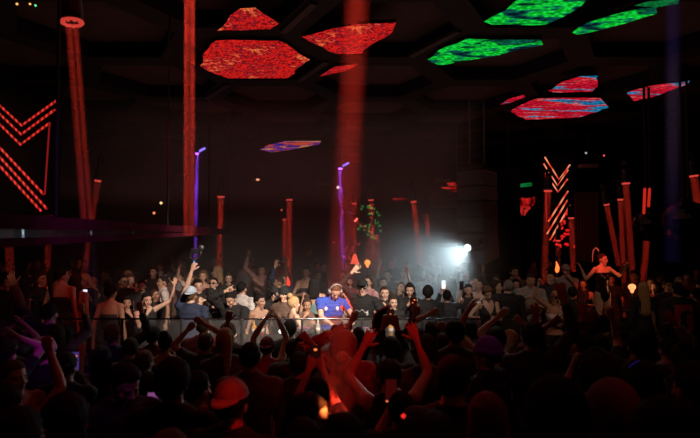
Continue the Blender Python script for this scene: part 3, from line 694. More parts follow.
def beam(a, b, wpx, d, col, E, label, d2=None, soft=False, stripes=0, dens=3.0, lens=.75, body=True, cat='stage light', lensr=1.0):
    """a,b: pixels of the beam's top and foot; wpx its width; E irradiance"""
    A = P(*a, d); B = P(*b, d2 or d); D = (B-A); L = D.length; D.normalize(); r = W(wpx, d)/2
    root = empty('beam_light', A); root.rotation_euler = mat_align(D).to_euler(); tag(root, label, cat)
    hb = MB(); hb.tube([(0, 0, .0), (0, 0, .05), (0, 0, .22), (0, 0, .30)], [r*1.12, r*1.15, r*1.1, r*.7], n=20); obj('lamp_head', hb.mesh('lamp_head', [BLACKP], True), root)
    if body:
        yk = MB()
        for s in (-1, 1): yk.box((s*r*1.35, 0, .25), (r*.25, r*.7, .34))
        yk.box((0, 0, .43), (r*3.0, r*.8, .05)); yk.cyl((0, 0, .44), r*.5, .06)
        obj('yoke', yk.mesh('yoke', [BLACKM]), root)
    if lens:
        m = mat('lens_%.2f_%.2f_%.2f_%.1f' % (*col, lens), (.02,.02,.02), .2, emit=tuple(c*.8+.03 for c in col), es=lens)
        lm = MB()
        if r < .07: lm.tube([(0, 0, -.035), (0, 0, 0)], [r*1.02*lensr, r*1.02*lensr], n=20)
        else:
            lm.tube([(math.cos(u)*r, math.sin(u)*r, -.02) for u in np.linspace(0, 2*PI, 29)], .014, n=8)
            for u in np.linspace(0, 2*PI, 10)[:-1]: lm.ell((math.cos(u)*r*.9, math.sin(u)*r*.9, -.03), (.016,.016,.012), n=3)
        obj('lens', lm.mesh('lens', [m]), root)
    px_ = lambda t: abs(int(t[0]))
    m = haze_beam_mat('beam_haze_%s' % label[:30], dens, r) if soft else (HAZE_TIGHT if dens == 3.0 else haze_beam_mat('beam_haze_d%.1f' % dens, dens, 0))
    bm_ = MB()
    if stripes:
        m = haze_beam_mat('beam_haze_strips_%d' % px_(a), dens*1.3, 0)
        for ox, oy, q in ((-.70, .1, .30), (-.22, -.4, .24), (.20, .3, .24), (.68, -.1, .32)): bm_.tube([(ox*r, oy*r, -.04), (ox*r, oy*r, -L)], q*r, n=14)
    else: bm_.tube([(0, 0, -.04), (0, 0, -L)], [r, r], n=28)
    v = obj('light_beam', bm_.mesh('light_beam', [m]), root)
    ld = bpy.data.lights.new('beam_lamp', 'AREA'); ld.shape = 'DISK'; ld.size = 2*r*.98; ld.spread = R(BEAM_SPREAD); ld.color = col; ld.energy = E*PI*r*r
    lo = bpy.data.objects.new('lamp', ld); COL.objects.link(lo); lo.parent = root; lo.location = (0, 0, -.038)
    t = (floor_at(B.y)-A.z)/D.z if D.z < -.3 else 0
    for k in (0, .25, .5): g = A+D*(t-k*1.2); SPOTS.append((g.x, g.y))
    BEAMS.append(root); return root
BEAM_SPREAD = 0.3
# ------------------------------------------------------------------ beams
RED = (1, .045, .022); ORG = (1, .10, .06); PUR = (.38, .06, 1); BLU = (.06, .05, 1)
def B_(*a, **k): return beam(*a, **k)
B_((221,196), (219,268), 6.5, 13.2, RED, 53.4, 'red beam light standing alone left of centre, lit from a flat orange top')
B_((289.5,199), (289,274), 5.5, 14, RED, 80.2, 'taller of the paired thin red beams left of the centre')
B_((284.5,219), (284,272), 4, 15, RED, 72.9, 'shorter of the paired thin red beams left of the centre')
B_((354.3,203), (354,262), 4.5, 14.6, RED, 27.3, 'thin vertical red beam just right of the right purple beam')
B_((371,199.5), (374,270), 5, 14, RED, 80.2, 'tall middle red beam of the crossed bunch right of centre')
B_((371.5,231), (366,260), 4, 15, RED, 72.9, 'short red beam leaning left within the crossed bunch')
B_((376,235), (382,270), 4, 15, RED, 72.9, 'short red beam leaning right within the crossed bunch')
B_((355.5,219.5), (393,253), 3.2, 13.4, RED, 58.2, 'thin red beam shooting diagonally down across the crossed bunch', lens=6, lensr=1.3)
B_((413.5,201), (421,266), 5.5, 13, RED, 80.2, 'red beam under a dark hanging lamp head, right of the crossed bunch')
B_((548,190), (543.5,296), 7, 11.8, RED, 42.3, 'long red beam running down the left edge of the right chevron sign')
B_((571,217.5), (573.5,272), 5.5, 13.5, RED, 42.3, 'red beam just right of the right chevron sign')
B_((558,240), (558,271), 4.5, 14, RED, 32.9, 'dim short red beam below the right chevron sign')
B_((606.5,204), (619,266), 5.2, 12.4, RED, 47.0, 'leaning red beam above the dancer, leftmost of three')
B_((620.3,199), (624.5,290), 5.2, 12.8, RED, 47.0, 'middle one of the three red beams beside the dancer')
B_((625.8,182.5), (633,284), 6.8, 12, RED, 47.0, 'tallest red beam beside the dancer, above the glowing table lamp')
B_((648,226), (642.5,286), 6.5, 13, RED, 42.3, 'red beam coming out beneath the left mirror ball')
B_((693.5,175), (702,236), 7.5, 11, RED, 47.0, 'leaning red beam at the right edge of the photo')
B_((52,169.5), (46,292), 5.5, 9.5, RED, 30.0, 'thin red beam right of the dashed chevron sign')
B_((5,120), (10,272), 8.5, 8.6, RED, 27.6, 'red beam seen through the rail at the left edge')
B_((98,180), (84,275), 6, 10.5, RED, 27.6, 'thin leaning red beam behind the left wide red beam')
B_((72,20), (98,352), 19, 4.6, RED, 52.0, 'wide striped red beam with a glowing ring at its top, upper left', soft=True, stripes=2.2, dens=.4, lens=.65)
B_((190,-14), (189.5,236), 17.8*5.5/5.5+2.5, 5.5, RED, 110.0, 'wide striped red beam from the top edge left of the red ceiling screens', soft=True, stripes=2.2, dens=.35)
B_((358,-16), (332,446), 32, 4.2, RED, 27.0, 'wide soft red beam in front of the centre, nearest of all', d2=3.35, soft=True, dens=.5)
B_((340,300), (329,452), 20, 3.1, RED, 15.1, 'short soft red beam falling on the front crowd', soft=True, dens=.5, body=False, lens=0) if False else None
B_((673,-14), (672,262), 18, 6.1, BLU, 3, 'faint wide blue beam near the right edge', soft=True, dens=.5)
B_((197,153), (195.5,268), 3.4, 13, PUR, 234.0, 'thin purple beam behind the left rail end', lens=5)
B_((340.3,168), (343,266), 4.2, 13.6, PUR, 198.0, 'thin purple beam beside the wide soft red beam', lens=5)
mbp = MB(); q = P(200.5,151,13); mbp.box((0,0,0), (.16,.05,.045), rot=Matrix.Rotation(R(-30), 3, 'Y'))
VIO = mat('violet_lens', (.02,.02,.02), .3, emit=(.22,.14,.95), es=2.0)
for px, py, d, lb in ((201.5,150,13.25,'violet-lit slanted bar on top of the left purple beam'), (345.5,164.5,13.85,'violet-lit slanted bar on top of the right purple beam')):
    o = obj('light_bar', MB().box((0,0,0), (.20,.06,.045), rot=Matrix.Rotation(R(-28), 3, 'Y'), bev=.008).mesh('light_bar', [VIO])); o.location = P(px, py, d); tag(o, lb, 'stage light'); obj('hanger', MB().cyl((0,0,.02), .008, CEIL-P(px, py, d).z-.02, n=6).mesh('hanger', [BLACKM]), o)

# ------------------------------------------------------------------ hanging rail at the left
GLOSS = mat('glossy_dark_rail', (.07,.012,.022), .5, spec=0, noise=.3, nscale=5)
GLASS_R = mat('rail_glass', (.06,.012,.02), .2, spec=.1, alpha=.5)
root = empty('hanging_rail', P(120,232,5)); tag(root, 'long glossy dark rail hung across the left side with purple and red glints', 'rail')
def bar3(a, da, b, db, ha, hb, th, m, nm):
    A0 = P(a[0], a[1]-ha/2, da); A1 = P(a[0], a[1]+ha/2, da); B0 = P(b[0], b[1]-hb/2, db); B1 = P(b[0], b[1]+hb/2, db); n = Vector((th, 0, 0)); b_ = root.location
    mbx = MB(); V = [A0-b_, A1-b_, B1-b_, B0-b_, A0-b_+n, A1-b_+n, B1-b_+n, B0-b_+n]
    mbx.add([v[:] for v in V], [(0,1,2,3), (7,6,5,4), (0,4,5,1), (1,5,6,2), (2,6,7,3), (3,7,4,0)]); return obj(nm, mbx.mesh(nm, [m]), root)
bar3((-20,220), 3.0, (232,231), 13, 17, 3.0, -.10, GLOSS, 'top_bar')
bar3((-20,244), 3.0, (232,232.5), 13, 10, 2.0, -.10, GLOSS, 'bottom_bar')
bar3((-20,232), 3.02, (231,231.7), 13, 20, 1.5, -.012, GLASS_R, 'glass_panel')
for i in range(9):
    t = .05+i*.11; A = P(-20,232,3.0).lerp(P(232,231.7,13), t); obj('bracket', MB().box(A-root.location+Vector((-.05,0,-.0)), (.05,.04,.10*(1+0*t)+.06), bev=.006).mesh('bracket', [CHROME]), root)
for t in (.1, .42, .72, .97):
    A = P(-20,220,3.0).lerp(P(232,231,13), t); L = CEIL-A.z; obj('hanger_rod', MB().cyl(A-root.location+Vector((-.05,0,.02)), .012, L-.02, n=8).mesh('hanger_rod', [BLACKM]), root)

# ------------------------------------------------------------------ speakers
def line_array(x0, x1, y0, y1, n, d, yaw, name_label, tilt_end=14, chain=True, deep=.75):
    top = P((x0+x1)/2, y0, d); w = W(x1-x0, d); h = W(y1-y0, d)/n
    root = empty('hanging_speaker_array', top); root.rotation_euler = (0, 0, yaw); tag(root, name_label, 'speaker')
    GR = mat('speaker_grey', (.055,.055,.058), .55, noise=.15, nscale=8)
    y = 0; z = 0
    obj('rigging_frame', MB().box((0, 0, .05), (w*.9, deep*.9, .06)).box((0, 0, .10), (w*.15, deep*.9, .08)).mesh('rigging_frame', [BLACKM]), root)
    for i in range(n):
        a = R(-tilt_end)*(i/(n-1))**1.6
        c = obj('cabinet', MB().box((0, 0, -h*.49), (w, deep, h*.95), bev=.02).mesh('cabinet', [GR]), root); c.location = (0, y, z); c.rotation_euler = (a, 0, 0)
        g = obj('grille', MB().box((0, -deep/2-.006, -h*.49), (w*.93, .02, h*.82), bev=.008).mesh('grille', [mat('speaker_grille', (.03,.03,.032), .5, noise=.4, nscale=90)]), c)
        for s in (-1, 1):
            for k in (-1, 1): hnd = obj('handle', MB().box((s*w/2+s*.004, -deep*.12+k*.07, -h*.5), (.02, .035, h*.36), bev=.006).mesh('handle', [GREYM]), c)
        y += math.sin(a)*h*1.0*.5; z -= math.cos(a)*h
    if chain:
        for s in (-.28, .28):
            L = CEIL-.02-top.z-.14; nl = int(L/.07); cb = MB()
            for j in range(nl):
                zz = .14+j*L/nl; u = Matrix.Rotation(PI/2*(j % 2), 3, 'Z'); pts = [Vector(u@Vector((.022*math.cos(t), 0, .042*math.sin(t))))+Vector((s*w, 0, zz+.035)) for t in np.linspace(0, 2*PI, 9)]
                cb.tube(pts, .008, n=5)
            obj('chain', cb.mesh('chain', [GREYM], True), root)
    return root
line_array(463, 491, 172, 262, 6, 11.5, R(-38), 'tall black hanging speaker stack right of the white spotlight', tilt_end=-10)
line_array(431, 464, 196, 246, 4, 14.5, R(-14), 'grey hanging speaker stack left of the white spotlight, dim in haze', tilt_end=8)
o = obj('black_panel', MB().box((0, 0, 0), (W(27, 12.5), .5, W(104, 12.5)), bev=.02).box((0, -.26, 0), (W(22, 12.5), .03, W(98, 12.5)), bev=.01).mesh('black_panel', [MATTE])); o.location = P(504, 221, 12.5); tag(o, 'flat black tall panel hanging beside the speaker stack', 'panel')
o = obj('black_panel', MB().box((0, 0, 0), (W(42, 11), .3, W(34, 11)), bev=.02).box((0, -.16, 0), (W(38, 11), .03, W(30, 11)), bev=.01).mesh('black_panel', [MATTE])); o.location = P(129, 253, 11.2); tag(o, 'wide black panel hanging under the left rail', 'panel')
# white spotlight
sp = P(468, 247.5, 10.8)
root = empty('spotlight', sp); aim = Vector((-.66, -.66, -.36)).normalized(); root.rotation_euler = mat_align(aim).to_euler(); tag(root, 'bright white spotlight shining through haze beside the speaker stack', 'stage light')
obj('lamp_head', MB().tube([(0,0,0), (0,0,.04), (0,0,.22), (0,0,.3)], [.08, .085, .08, .05], n=20).mesh('lamp_head', [BLACKP], True), root)
obj('yoke', MB().box((.14,0,.15), (.03,.06,.3)).box((-.14,0,.15), (.03,.06,.3)).box((0,0,.32), (.32,.08,.04)).mesh('yoke', [BLACKM]), root)
obj('lens', MB().tube([(0,0,-.02), (0,0,.0)], [.062, .062], n=20).mesh('lens', [mat('white_lens', (.02,.02,.02), .2, emit=(.8,.92,1), es=9)]), root)
ld = bpy.data.lights.new('spot', 'SPOT'); ld.energy = 280; ld.color = (.68, .90, 1); ld.spot_size = R(84); ld.spot_blend = .8; ld.shadow_soft_size = .07
lo = bpy.data.objects.new('lamp', ld); COL.objects.link(lo); lo.parent = root; lo.location = (0,0,-.06)
for dy in (-.5, -1.0, -1.5): SPOTS.append((sp.x+dy*.6, sp.y+dy*.5+.2))
for ax in (-.35, 0, .35):
    for ay in (-.35, 0, .35): SPOTS.append((3.62+ax, 6.1+ay))
# mirror balls
def mirror_ball(c, rpx, d, label):
    r = W(rpx, d); root = empty('mirror_ball', P(*c, d)); tag(root, label, 'mirror ball')
    nb = 26; V = []; F = []
    for i in range(nb//2+1):
        la = -PI/2+PI*i/(nb//2)
        for j in range(nb): V.append((r*math.cos(la)*math.cos(2*PI*j/nb), r*math.cos(la)*math.sin(2*PI*j/nb), r*math.sin(la)))
    for i in range(nb//2):
        for j in range(nb): F.append((i*nb+j, i*nb+(j+1) % nb, (i+1)*nb+(j+1) % nb, (i+1)*nb+j))
    obj('mirror_tiles', MB().add(V, F).mesh('mirror_tiles', [mat('mirror_tile', (.05,.045,.045), .12, metal=1)], False), root)
    obj('cap', MB().cyl((0,0,r*.96), r*.22, r*.14).mesh('cap', [BLACKM]), root)
    for s in (-1, 1): obj('strap', MB().tube([(s*r*.12,0,r*1.05), (s*r*.16,0,CEIL-.02-P(*c, d).z)], .02, n=6).mesh('strap', [BLACKM]), root)
    return root
mirror_ball((649,226), 15.5, 10.5, 'big dark mirror ball above the red beam at the right')
mirror_ball((686,222), 21.5, 9.2, 'bigger dark mirror ball nearest the right edge')
# glowing red lengths put in for red light falling on the straps
for px, y0, y1, lb in ((644.8,189,213,'left one of two red glows put on the straps above the mirror ball'), (649.6,189,206,'right one of two red glows put on the straps above the mirror ball')):
    a = P(px, y0, 9.9); b = P(px-1, y1, 9.9); o = obj('strap_glow', MB().tube([a-a, b-a], W(2.6, 9.9)/2, n=10, round_=True).mesh('strap_glow', [mat('strap_red_glow', (.1,.01,.01), .4, emit=srgb((190,35,24)), es=1)], True)); o.location = a; tag(o, lb, 'strap glow'); obj('hanger', MB().cyl((0,0,.01), .008, CEIL-a.z-.01, n=6).mesh('hanger', [BLACKM]), o)
# small ceiling fixtures and pilot lights deep in the room
for px, py, w, d, e, lb in ((256,179.8,12,16,(.9,.35,.2),'small ceiling light bar with an orange glow, left of the red beams'), (323.5,183.8,14,16,None,'dim grey ceiling bar left of the right purple beam'),
        (443,180.5,14,15,None,'brownish ceiling bar above the grey hanging speakers'), (508,173.5,15,13,(.8,.3,.12),'ceiling bar with an orange spot above the black hanging panel'), (588,166,17,14,None,'dim ceiling bar right of the right chevron sign'),
        (181,175,10,15,None,'dim ceiling bar beside the left purple beam')):
    root = empty('ceiling_bar_light', P(px, py, d)); tag(root, lb, 'ceiling light')
    L = W(w, d); obj('housing', MB().box((0,0,0), (L, .25, .085), bev=.01).mesh('housing', [mat('bar_housing', (.20,.15,.14), .6)]), root)
    if e: obj('bulb', MB().ell((L*.2, -.13, -.01), (L*.15, .03, .035)).mesh('bulb', [mat('bulb_%d' % px, (.1,.1,.1), .4, emit=e, es=1.6)], True), root)
    obj('hanger', MB().cyl((0,0,.03), .01, CEIL-.02-P(px, py, d).z-.03, n=6).mesh('hanger', [BLACKM]), root)
for px, py, d, c, r, lb in ((338,187.5,14,(1,.75,.5),1.5,'tiny warm white light left of the right purple beam'), (281.5,210,17,(.8,.1,.05),.9,'tiny red light above the paired red beams'), (474,200,12,(1,.25,.07),2.6,'small orange light at the edge of the black speaker stack'),
        (161,203,11,(1,.6,.25),1.4,'tiny amber light above the left rail'), (154,213,11,(.9,.25,.08),1.3,'tiny orange light just above the left rail'), (17,4,6,(.9,.45,.1),1.2,'tiny amber light at upper left corner, left of two ambers'), (30,4,6,(.9,.45,.1),1.1,'tiny amber light at upper left corner, right of two ambers'),
        (35.5,5.5,6,(.1,.8,.25),1.1,'tiny green light at the upper left corner'), (349.5,214,14.2,(.45,.12,.8),2.0,'tiny purple light between the red and purple beams'), (604,155.5,13,(.7,.08,.08),.9,'tiny red light on the ceiling above the right side'),
        (586,153,13,(.3,.3,.32),1.0,'tiny grey light on the ceiling near the right chevron sign')):
    root = empty('pilot_light', P(px, py, d)); tag(root, lb, 'light'); r = W(r, d)
    obj('bulb', MB().ell((0,0,0), (r,r,r), n=4).mesh('bulb', [mat('pilot_%d' % px, (.1,.1,.1), .4, emit=c, es=1.4)], True), root)
    obj('socket', MB().cyl((0,r*.7,0), r*.8, r*2, axis=(0,1,0), n=10).mesh('socket', [BLACKP]), root)
# slatted curtain wall at the right
root = empty('slatted_screen', P(587,263,15)); tag(root, 'dim grey vertical slat screen between the chevron sign and the dancer', 'screen')
for i in range(9):
    px = 575.5+i*2.75; a = P(px,192,15)-root.location; b = P(px,262,15)-root.location; obj('slat', MB().box((a+b)/2, (.035,.06,(a-b).length), bev=.008).mesh('slat', [mat('slat_grey', (.17,.14,.13), .6)]), root)
a = P(575,263,15)-root.location; obj('rail', MB().box(a+Vector((.33,0,-.02)), (.8,.08,.06)).mesh('rail', [BLACKM]), root)

# ------------------------------------------------------------------ DJ booth
STEEL = mat('booth_steel', (.10,.10,.105), .4, metal=.5)
GLASS = mat('booth_glass', (.6,.6,.6), .05, alpha=.06)
root = empty('glass_barrier', (0, 7.15, 0)); tag(root, 'long glass barrier with a thin metal top rail in front of the DJ booth', 'barrier')
xs = np.linspace(P(62,330,7.15).x, P(482,317,7.15).x, 8)
zt = 1.36
for i in range(7):
    obj('glass_pane', MB().box(((xs[i]+xs[i+1])/2, 0, zt/2+.02), (xs[i+1]-xs[i]-.03, .016, zt-.06)).mesh('glass_pane', [GLASS]), root)
for x in xs: obj('post', MB().box((x, 0, zt/2), (.03, .03, zt), bev=.004).mesh('post', [STEEL]), root)
obj('top_rail', MB().tube([(xs[0]-.1, 0, zt), (xs[-1]+.1, 0, zt)], .011, n=10).mesh('top_rail', [CHROME], True), root)
xa, xb = P(236,330,7.6).x, P(402,330,7.6).x
root = empty('dj_table', ((xa+xb)/2, 7.62, 0)); tag(root, 'long black DJ table behind the glass barrier, in front of the DJ', 'table')
TW = xb-xa
obj('table_top', MB().box((0,0,1.0), (TW,.62,.05), bev=.01).mesh('table_top', [BLACKP]), root)
obj('front_panel', MB().box((0,-.27,.49), (TW*.98,.03,.93)).mesh('front_panel', [mat('booth_front', (.010,.010,.011), .5)]), root)
for sx in (-1,1):
    for sy in (-1,1): obj('leg', MB().box((sx*TW*.48, sy*.22, .49), (.06,.06,.96)).mesh('leg', [BLACKM]), root)
def deck(px, label):
    x = P(px,330,7.6).x; root = empty('media_player', (x, 7.6, 1.025)); tag(root, label, 'media player')
    obj('body', MB().box((0,0,.055), (.32,.40,.11), bev=.012).mesh('body', [BLACKP]), root)
    obj('jog_wheel', MB().cyl((0,-.05,.11), .105, .02, n=28).cyl((0,-.05,.13), .05, .004, n=20).mesh('jog_wheel', [GREYM], True), root)
    obj('display', MB().box((0,.135,.118), (.2,.09,.012)).mesh('display', [mat('deck_display', (.02,.02,.02), .2, emit=(.5,.12,.25), es=.8)]), root)
    for k in range(4): obj('button', MB().cyl((-.135,-.15+k*.035,.11), .011, .008, n=10).mesh('button', [mat('amber_button', (.1,.05,.02), .4, emit=(1,.35,.06), es=.8)]), root)
    obj('pitch_fader', MB().box((.135,-.05,.115), (.02,.03,.016)).mesh('pitch_fader', [GREYM]), root)
deck(302, 'left media player on the DJ table, next to the blonde woman with the bun'); deck(362, 'right media player on the DJ table, below the man in the black cap')
x = P(333,330,7.6).x; root = empty('dj_mixer', (x, 7.58, 1.025)); tag(root, 'black DJ mixer under the DJ\'s hands with small pink lit display', 'mixer')
obj('body', MB().box((0,0,.05), (.34,.38,.10), bev=.012).mesh('body', [BLACKP]), root)
for i in range(4):
    for k in range(4): obj('knob', MB().cyl((-.11+i*.073, .12-k*.05, .10), .013, .022, n=10).mesh('knob', [GREYM]), root)
    obj('fader', MB().box((-.11+i*.073, -.12, .108), (.02,.03,.016)).mesh('fader', [mat('white_cap', (.6,.6,.6), .4)]), root)
obj('display', MB().box((-.03,-.196,.055), (.12,.01,.04)).mesh('display', [mat('pink_display', (.05,.02,.03), .3, emit=(.9,.25,.6), es=1.2)]), root)
# bottles and glowing bits along the DJ table
def bottle(px, py, d, col, label, es=None, h=.24, z0=1.025):
    p = P(px, py, d); root = empty('bottle', (p.x, d, z0)); tag(root, label, 'bottle')
    m = mat('bottle_'+label[:18], col, .12, emit=col if es else None, es=es or 0)  # some bottles glow: light put into their colour, they are no lamps
    obj('body', MB().tube([(0,0,0), (0,0,h*.58), (0,0,h*.72), (0,0,h*.93)], [.034,.034,.013,.012], n=16).mesh('body', [m], True), root)
    obj('cap', MB().cyl((0,0,h*.93), .015, h*.07, n=12).mesh('cap', [mat('gold_cap', (.6,.4,.12), .3, metal=1)]), root)
    obj('label_band', MB().cyl((0,0,h*.2), .0352, h*.25, n=16).mesh('label_band', [mat('paper_label', (.5,.45,.38), .7)], True), root)
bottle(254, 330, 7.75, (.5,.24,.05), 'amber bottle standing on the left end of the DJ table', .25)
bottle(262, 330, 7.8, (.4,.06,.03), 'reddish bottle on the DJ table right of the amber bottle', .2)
bottle(318, 330, 7.85, (.3,.3,.28), 'clear grey bottle on the DJ table left of the mixer')
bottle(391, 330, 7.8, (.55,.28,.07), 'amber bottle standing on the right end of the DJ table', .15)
p = P(281,332,7.5); root = empty('desk_lamp', (p.x, 7.5, 1.025)); tag(root, 'small white desk lamp glowing on the DJ table below the raised clapping hands', 'lamp')
obj('base', MB().cyl((0,0,0), .04, .015).mesh('base', [BLACKM]), root); obj('stem', MB().tube([(0,0,.01), (0,0,.09)], .006, n=8).mesh('stem', [BLACKM]), root)
obj('bulb', MB().ell((0,-.01,.115), (.03,.03,.03)).mesh('bulb', [mat('white_bulb', (.5,.5,.5), .3, emit=(1,.85,.75), es=3)], True), root)
# VIP table lamps
def table_lamp(c, d, h, col, es, kind, label, energy=1.5):
    p = P(*c, d); fl = p.z-h; root = empty('table_lamp', (p.x, p.y, fl)); tag(root, label, 'lamp')
    m = mat('lamp_glow_%d' % c[0], (.2,.1,.05), .5, emit=col, es=es)
    obj('base', MB().cyl((0,0,0), .07, .03, r2=.05).mesh('base', [BLACKM], True), root); obj('stem', MB().tube([(0,0,.02), (0,0,h-.06)], .012, n=8).mesh('stem', [BLACKM], True), root)
    if kind == 'cone': obj('lamp_shade', MB().tube([(0,0,h-.12), (0,0,h+.10)], [.10,.03], n=20).mesh('lamp_shade', [m], True), root)
    elif kind == 'flame':
        obj('lamp_shade', MB().tube([(0,0,h-.08), (.0,0,h-.03), (.012,0,h+.04), (.0,0,h+.11), (-.015,0,h+.17)], [.02,.045,.04,.022,.006], n=14).mesh('lamp_shade', [m], True), root)
    else: obj('lamp_shade', MB().ell((0,0,h), (.068,.068,.06), n=8).cyl((0,0,h-.11), .022, .06, r2=.04).mesh('lamp_shade', [m], True), root)
    ld = bpy.data.lights.new('lampl', 'POINT'); ld.energy = energy; ld.color = col; ld.shadow_soft_size = .08; lo = bpy.data.objects.new('lamp', ld); COL.objects.link(lo); lo.parent = root; lo.location = (0,-.16,h+.05)
    # the pedestal it stands on
    fl0 = floor_at(p.y); hh = fl-fl0
    ped = empty('pedestal_table', (p.x, p.y, fl0)); tag(ped, 'round black pedestal table under the '+label.split(',')[0][:52], 'table')
    obj('table_top', MB().cyl((0,0,hh-.03), .22, .03, n=24).mesh('table_top', [BLACKP], True), ped); obj('column', MB().cyl((0,0,.02), .035, hh-.05, n=12).mesh('column', [BLACKM], True), ped); obj('foot', MB().cyl((0,0,0), .17, .02, n=20).mesh('foot', [BLACKM], True), ped)
table_lamp((354.8,258.5), 12.2, .55, (1,.10,.05), 1.0, 'cone', 'red cone lamp, above the raised hand of the capped man', .8)
table_lamp((367.5,262.5), 12.3, .5, (1,.26,.045), 1.9, 'round', 'bright orange table lamp, left of the crossed red beams', 1.5)
table_lamp((632,287), 10.2, .42, (1,.36,.13), 1.3, 'round', 'glowing warm table lamp, below the tall red beam at right', 2.2)
table_lamp((557,269), 12, .45, (1,.2,.035), 1.5, 'flame', 'orange flame-shaped lamp, below the right chevron sign', 1.0)
table_lamp((288,284), 12.1, .4, (1,.05,.03), 1.4, 'flame', 'small red lamp, under the paired red beams', .5)

# ------------------------------------------------------------------ haze hanging behind the booth
hz = obj('haze', MB().box((-1.85, 13.4, 2.55), (8.3, 8.4, 4.6)).mesh('haze', [haze_beam_mat('room_haze', .07, 0, 0, .3)])); hz['kind'] = 'stuff'; tag(hz, 'thin grey haze hanging in the air behind the DJ booth', 'haze')

def puff_mat(name, dens, r):
    m = haze_beam_mat(name, dens, 1.0); nt = m.node_tree
    for n in nt.nodes:
        if n.type == 'VECT_MATH' and n.operation == 'MULTIPLY': n.inputs[1].default_value = [1/v for v in r]
    return m
pr = (1.75, 1.5, 1.5); pc = P(428, 257, 10.4)
V_, F_ = cubesphere(10); pf_ = obj('haze', mk('haze_puff', V_*np.array(pr), np.array(F_), [puff_mat('haze_puff', .27, pr)])); pf_.location = pc; pf_['kind'] = 'stuff'; tag(pf_, 'thick pale haze lit up in front of the white spotlight', 'haze')
# ------------------------------------------------------------------ held things
def orient(pos, up, face):
    z = Vector(up).normalized(); y = -Vector(face); y = (y-z*y.dot(z))
    if y.length < 1e-3: y = Vector((0,1,0))-z*z.y
    y.normalize(); x = y.cross(z); M = Matrix((x, y, z)).transposed().to_4x4(); M.translation = pos; return M
PHONE_ON = {}
def phone(pos, label, col=(.75,.72,.9), es=1.2, up=(0,0,1), face=(0,-1,0), dots=()):
    """face: direction the lit screen looks"""
    root = empty('smartphone'); root.matrix_basis = orient(pos, up, face); tag(root, label, 'phone')
    k = 'screen_%.2f_%.2f_%.2f_%.2f' % (*col, es)
    obj('body', MB().box((0,0,0), (.074,.009,.152), bev=.004).mesh('body', [BLACKP]), root)
    obj('display', MB().box((0,-.0052,0), (.067,.0015,.142)).mesh('display', [mat(k, (.02,.02,.02), .2, emit=col, es=es)]), root)
    cb = obj('camera_bump', MB().box((-.018,.0065,.052), (.03,.005,.034), bev=.002).mesh('camera_bump', [BLACKP]), root)
    for x, z, q in dots: obj('screen_glow', MB().ell((x,-.006,z), (q*1.4,.0015,q)).mesh('screen_glow', [mat('screen_glow', (.02,.02,.02), .3, emit=(1,.22,.06), es=1.0)], True), root)
    for k in range(2): obj('camera_lens', MB().cyl((-.018,.008,.044+k*.017), .006, .003, axis=(0,1,0), n=12).mesh('camera_lens', [CHROME]), cb)
    return root
def phone_in(h, side, label, towards='cam', **k):
    o, parts, B, T = h; p, fd, pn = hand_world(B, T, side, .10, .035)
    face = (0,-1,0) if towards == 'cam' else ((0,1,0) if towards == 'away' else towards)
    return phone(p+Vector((0,0,.03)), label, face=face, **k)

# ------------------------------------------------------------------ people picked out in the photo
# --- behind the glass: the DJ and guests
dj = person('the DJ in blue', 'DJ in blue sports shirt with red shoulder stripes and headphones, hands on the mixer', 334.5, 281, 8.15, 14, hair='buzz', hcol='brown', topcol='blue', botcol='navy', skin=0,
            Rarm=(331,324,-.42,'flat',(0,0,-1)), Larm=(352,321,-.38,'flat',(0,0,-1)), look=(8,34,0), lean=(12,4), acc=('headphones',), lod=0)
def stripes():
    o, parts, B, T = dj; me = B['top']; t = parts['top']
    t.material_slots[0].material = CLO['blue']
    for m in (mat('stripe_red', (.70,.08,.03), .8), mat('band_rust', (.20,.05,.03), .8), mat('crest_white', (.65,.62,.58), .8)): me.materials.append(m)
    n = len(me.polygons); c = np.empty(n*3); me.polygons.foreach_get('center', c); c = c.reshape(-1, 3); nn = np.empty(n*3); me.polygons.foreach_get('normal', nn); nn = nn.reshape(-1, 3)
    mi = np.zeros(n, int); wrR, wrL = B['hands']['R'], B['hands']['L']
    sh = {s: np.array([(-1 if s == 'R' else 1)*.19, -.09, 1.42]) for s in 'RL'}
    for s in 'RL':
        el = B['hands'][s][3]; d, t_ = seg_dist(c, sh[s], el)
        ax = (el-sh[s])/np.linalg.norm(el-sh[s]); r = c-sh[s]-np.outer((c-sh[s])@ax, ax); r /= np.linalg.norm(r, axis=1, keepdims=True)+1e-9
        mi[(d < .085) & (abs(r[:, 1]) < .38) & (np.sign(c[:, 0]) == (-1 if s == 'R' else 1)) & (abs(c[:, 0]) > .12)] = 1
    mi[(c[:, 2] > 1.10) & (c[:, 2] < 1.22) & (nn[:, 1] < -.2) & (abs(c[:, 0]) < .15)] = 2
    me.polygons.foreach_set('material_index', mi.astype(np.int32))
    for s in (-1, 1):
        k = np.argmin(np.abs(c[:, 0]-s*.085)+np.abs(c[:, 2]-1.34)+(nn[:, 1] > -.3)*9)
        obj('chest_badge', MB().ell(c[k]+nn[k]*.004, (.024,.006,.03)).mesh('chest_badge', [MATS['crest_white']], True), o)
stripes()
cap = person('the man in the black cap', 'man in black cap, sunglasses and long-sleeved black shirt with silver print, one arm raised', 362.5, 279, 8.5, -6, hair='short', top='long', topcol='black', skin=0,
             Rarm=(352.5,272,-.05,'open',(0,-1,0)), Larm=(378,325,-.3,'relaxed'), look=(4,-4,0), lean=(2,0), acc=('cap','glasses'), lod=0)
obj('shirt_print', MB().tube([(-.09,-.142,1.30), (-.03,-.150,1.27), (.0,-.152,1.31), (.05,-.148,1.26), (.10,-.138,1.29)], [(.006,.010)]*5, n=6).ell((.08,-.142,1.24), (.02,.008,.03)).mesh('shirt_print', [mat('silver_print', (.7,.7,.72), .35, metal=.4)], True), cap[0])
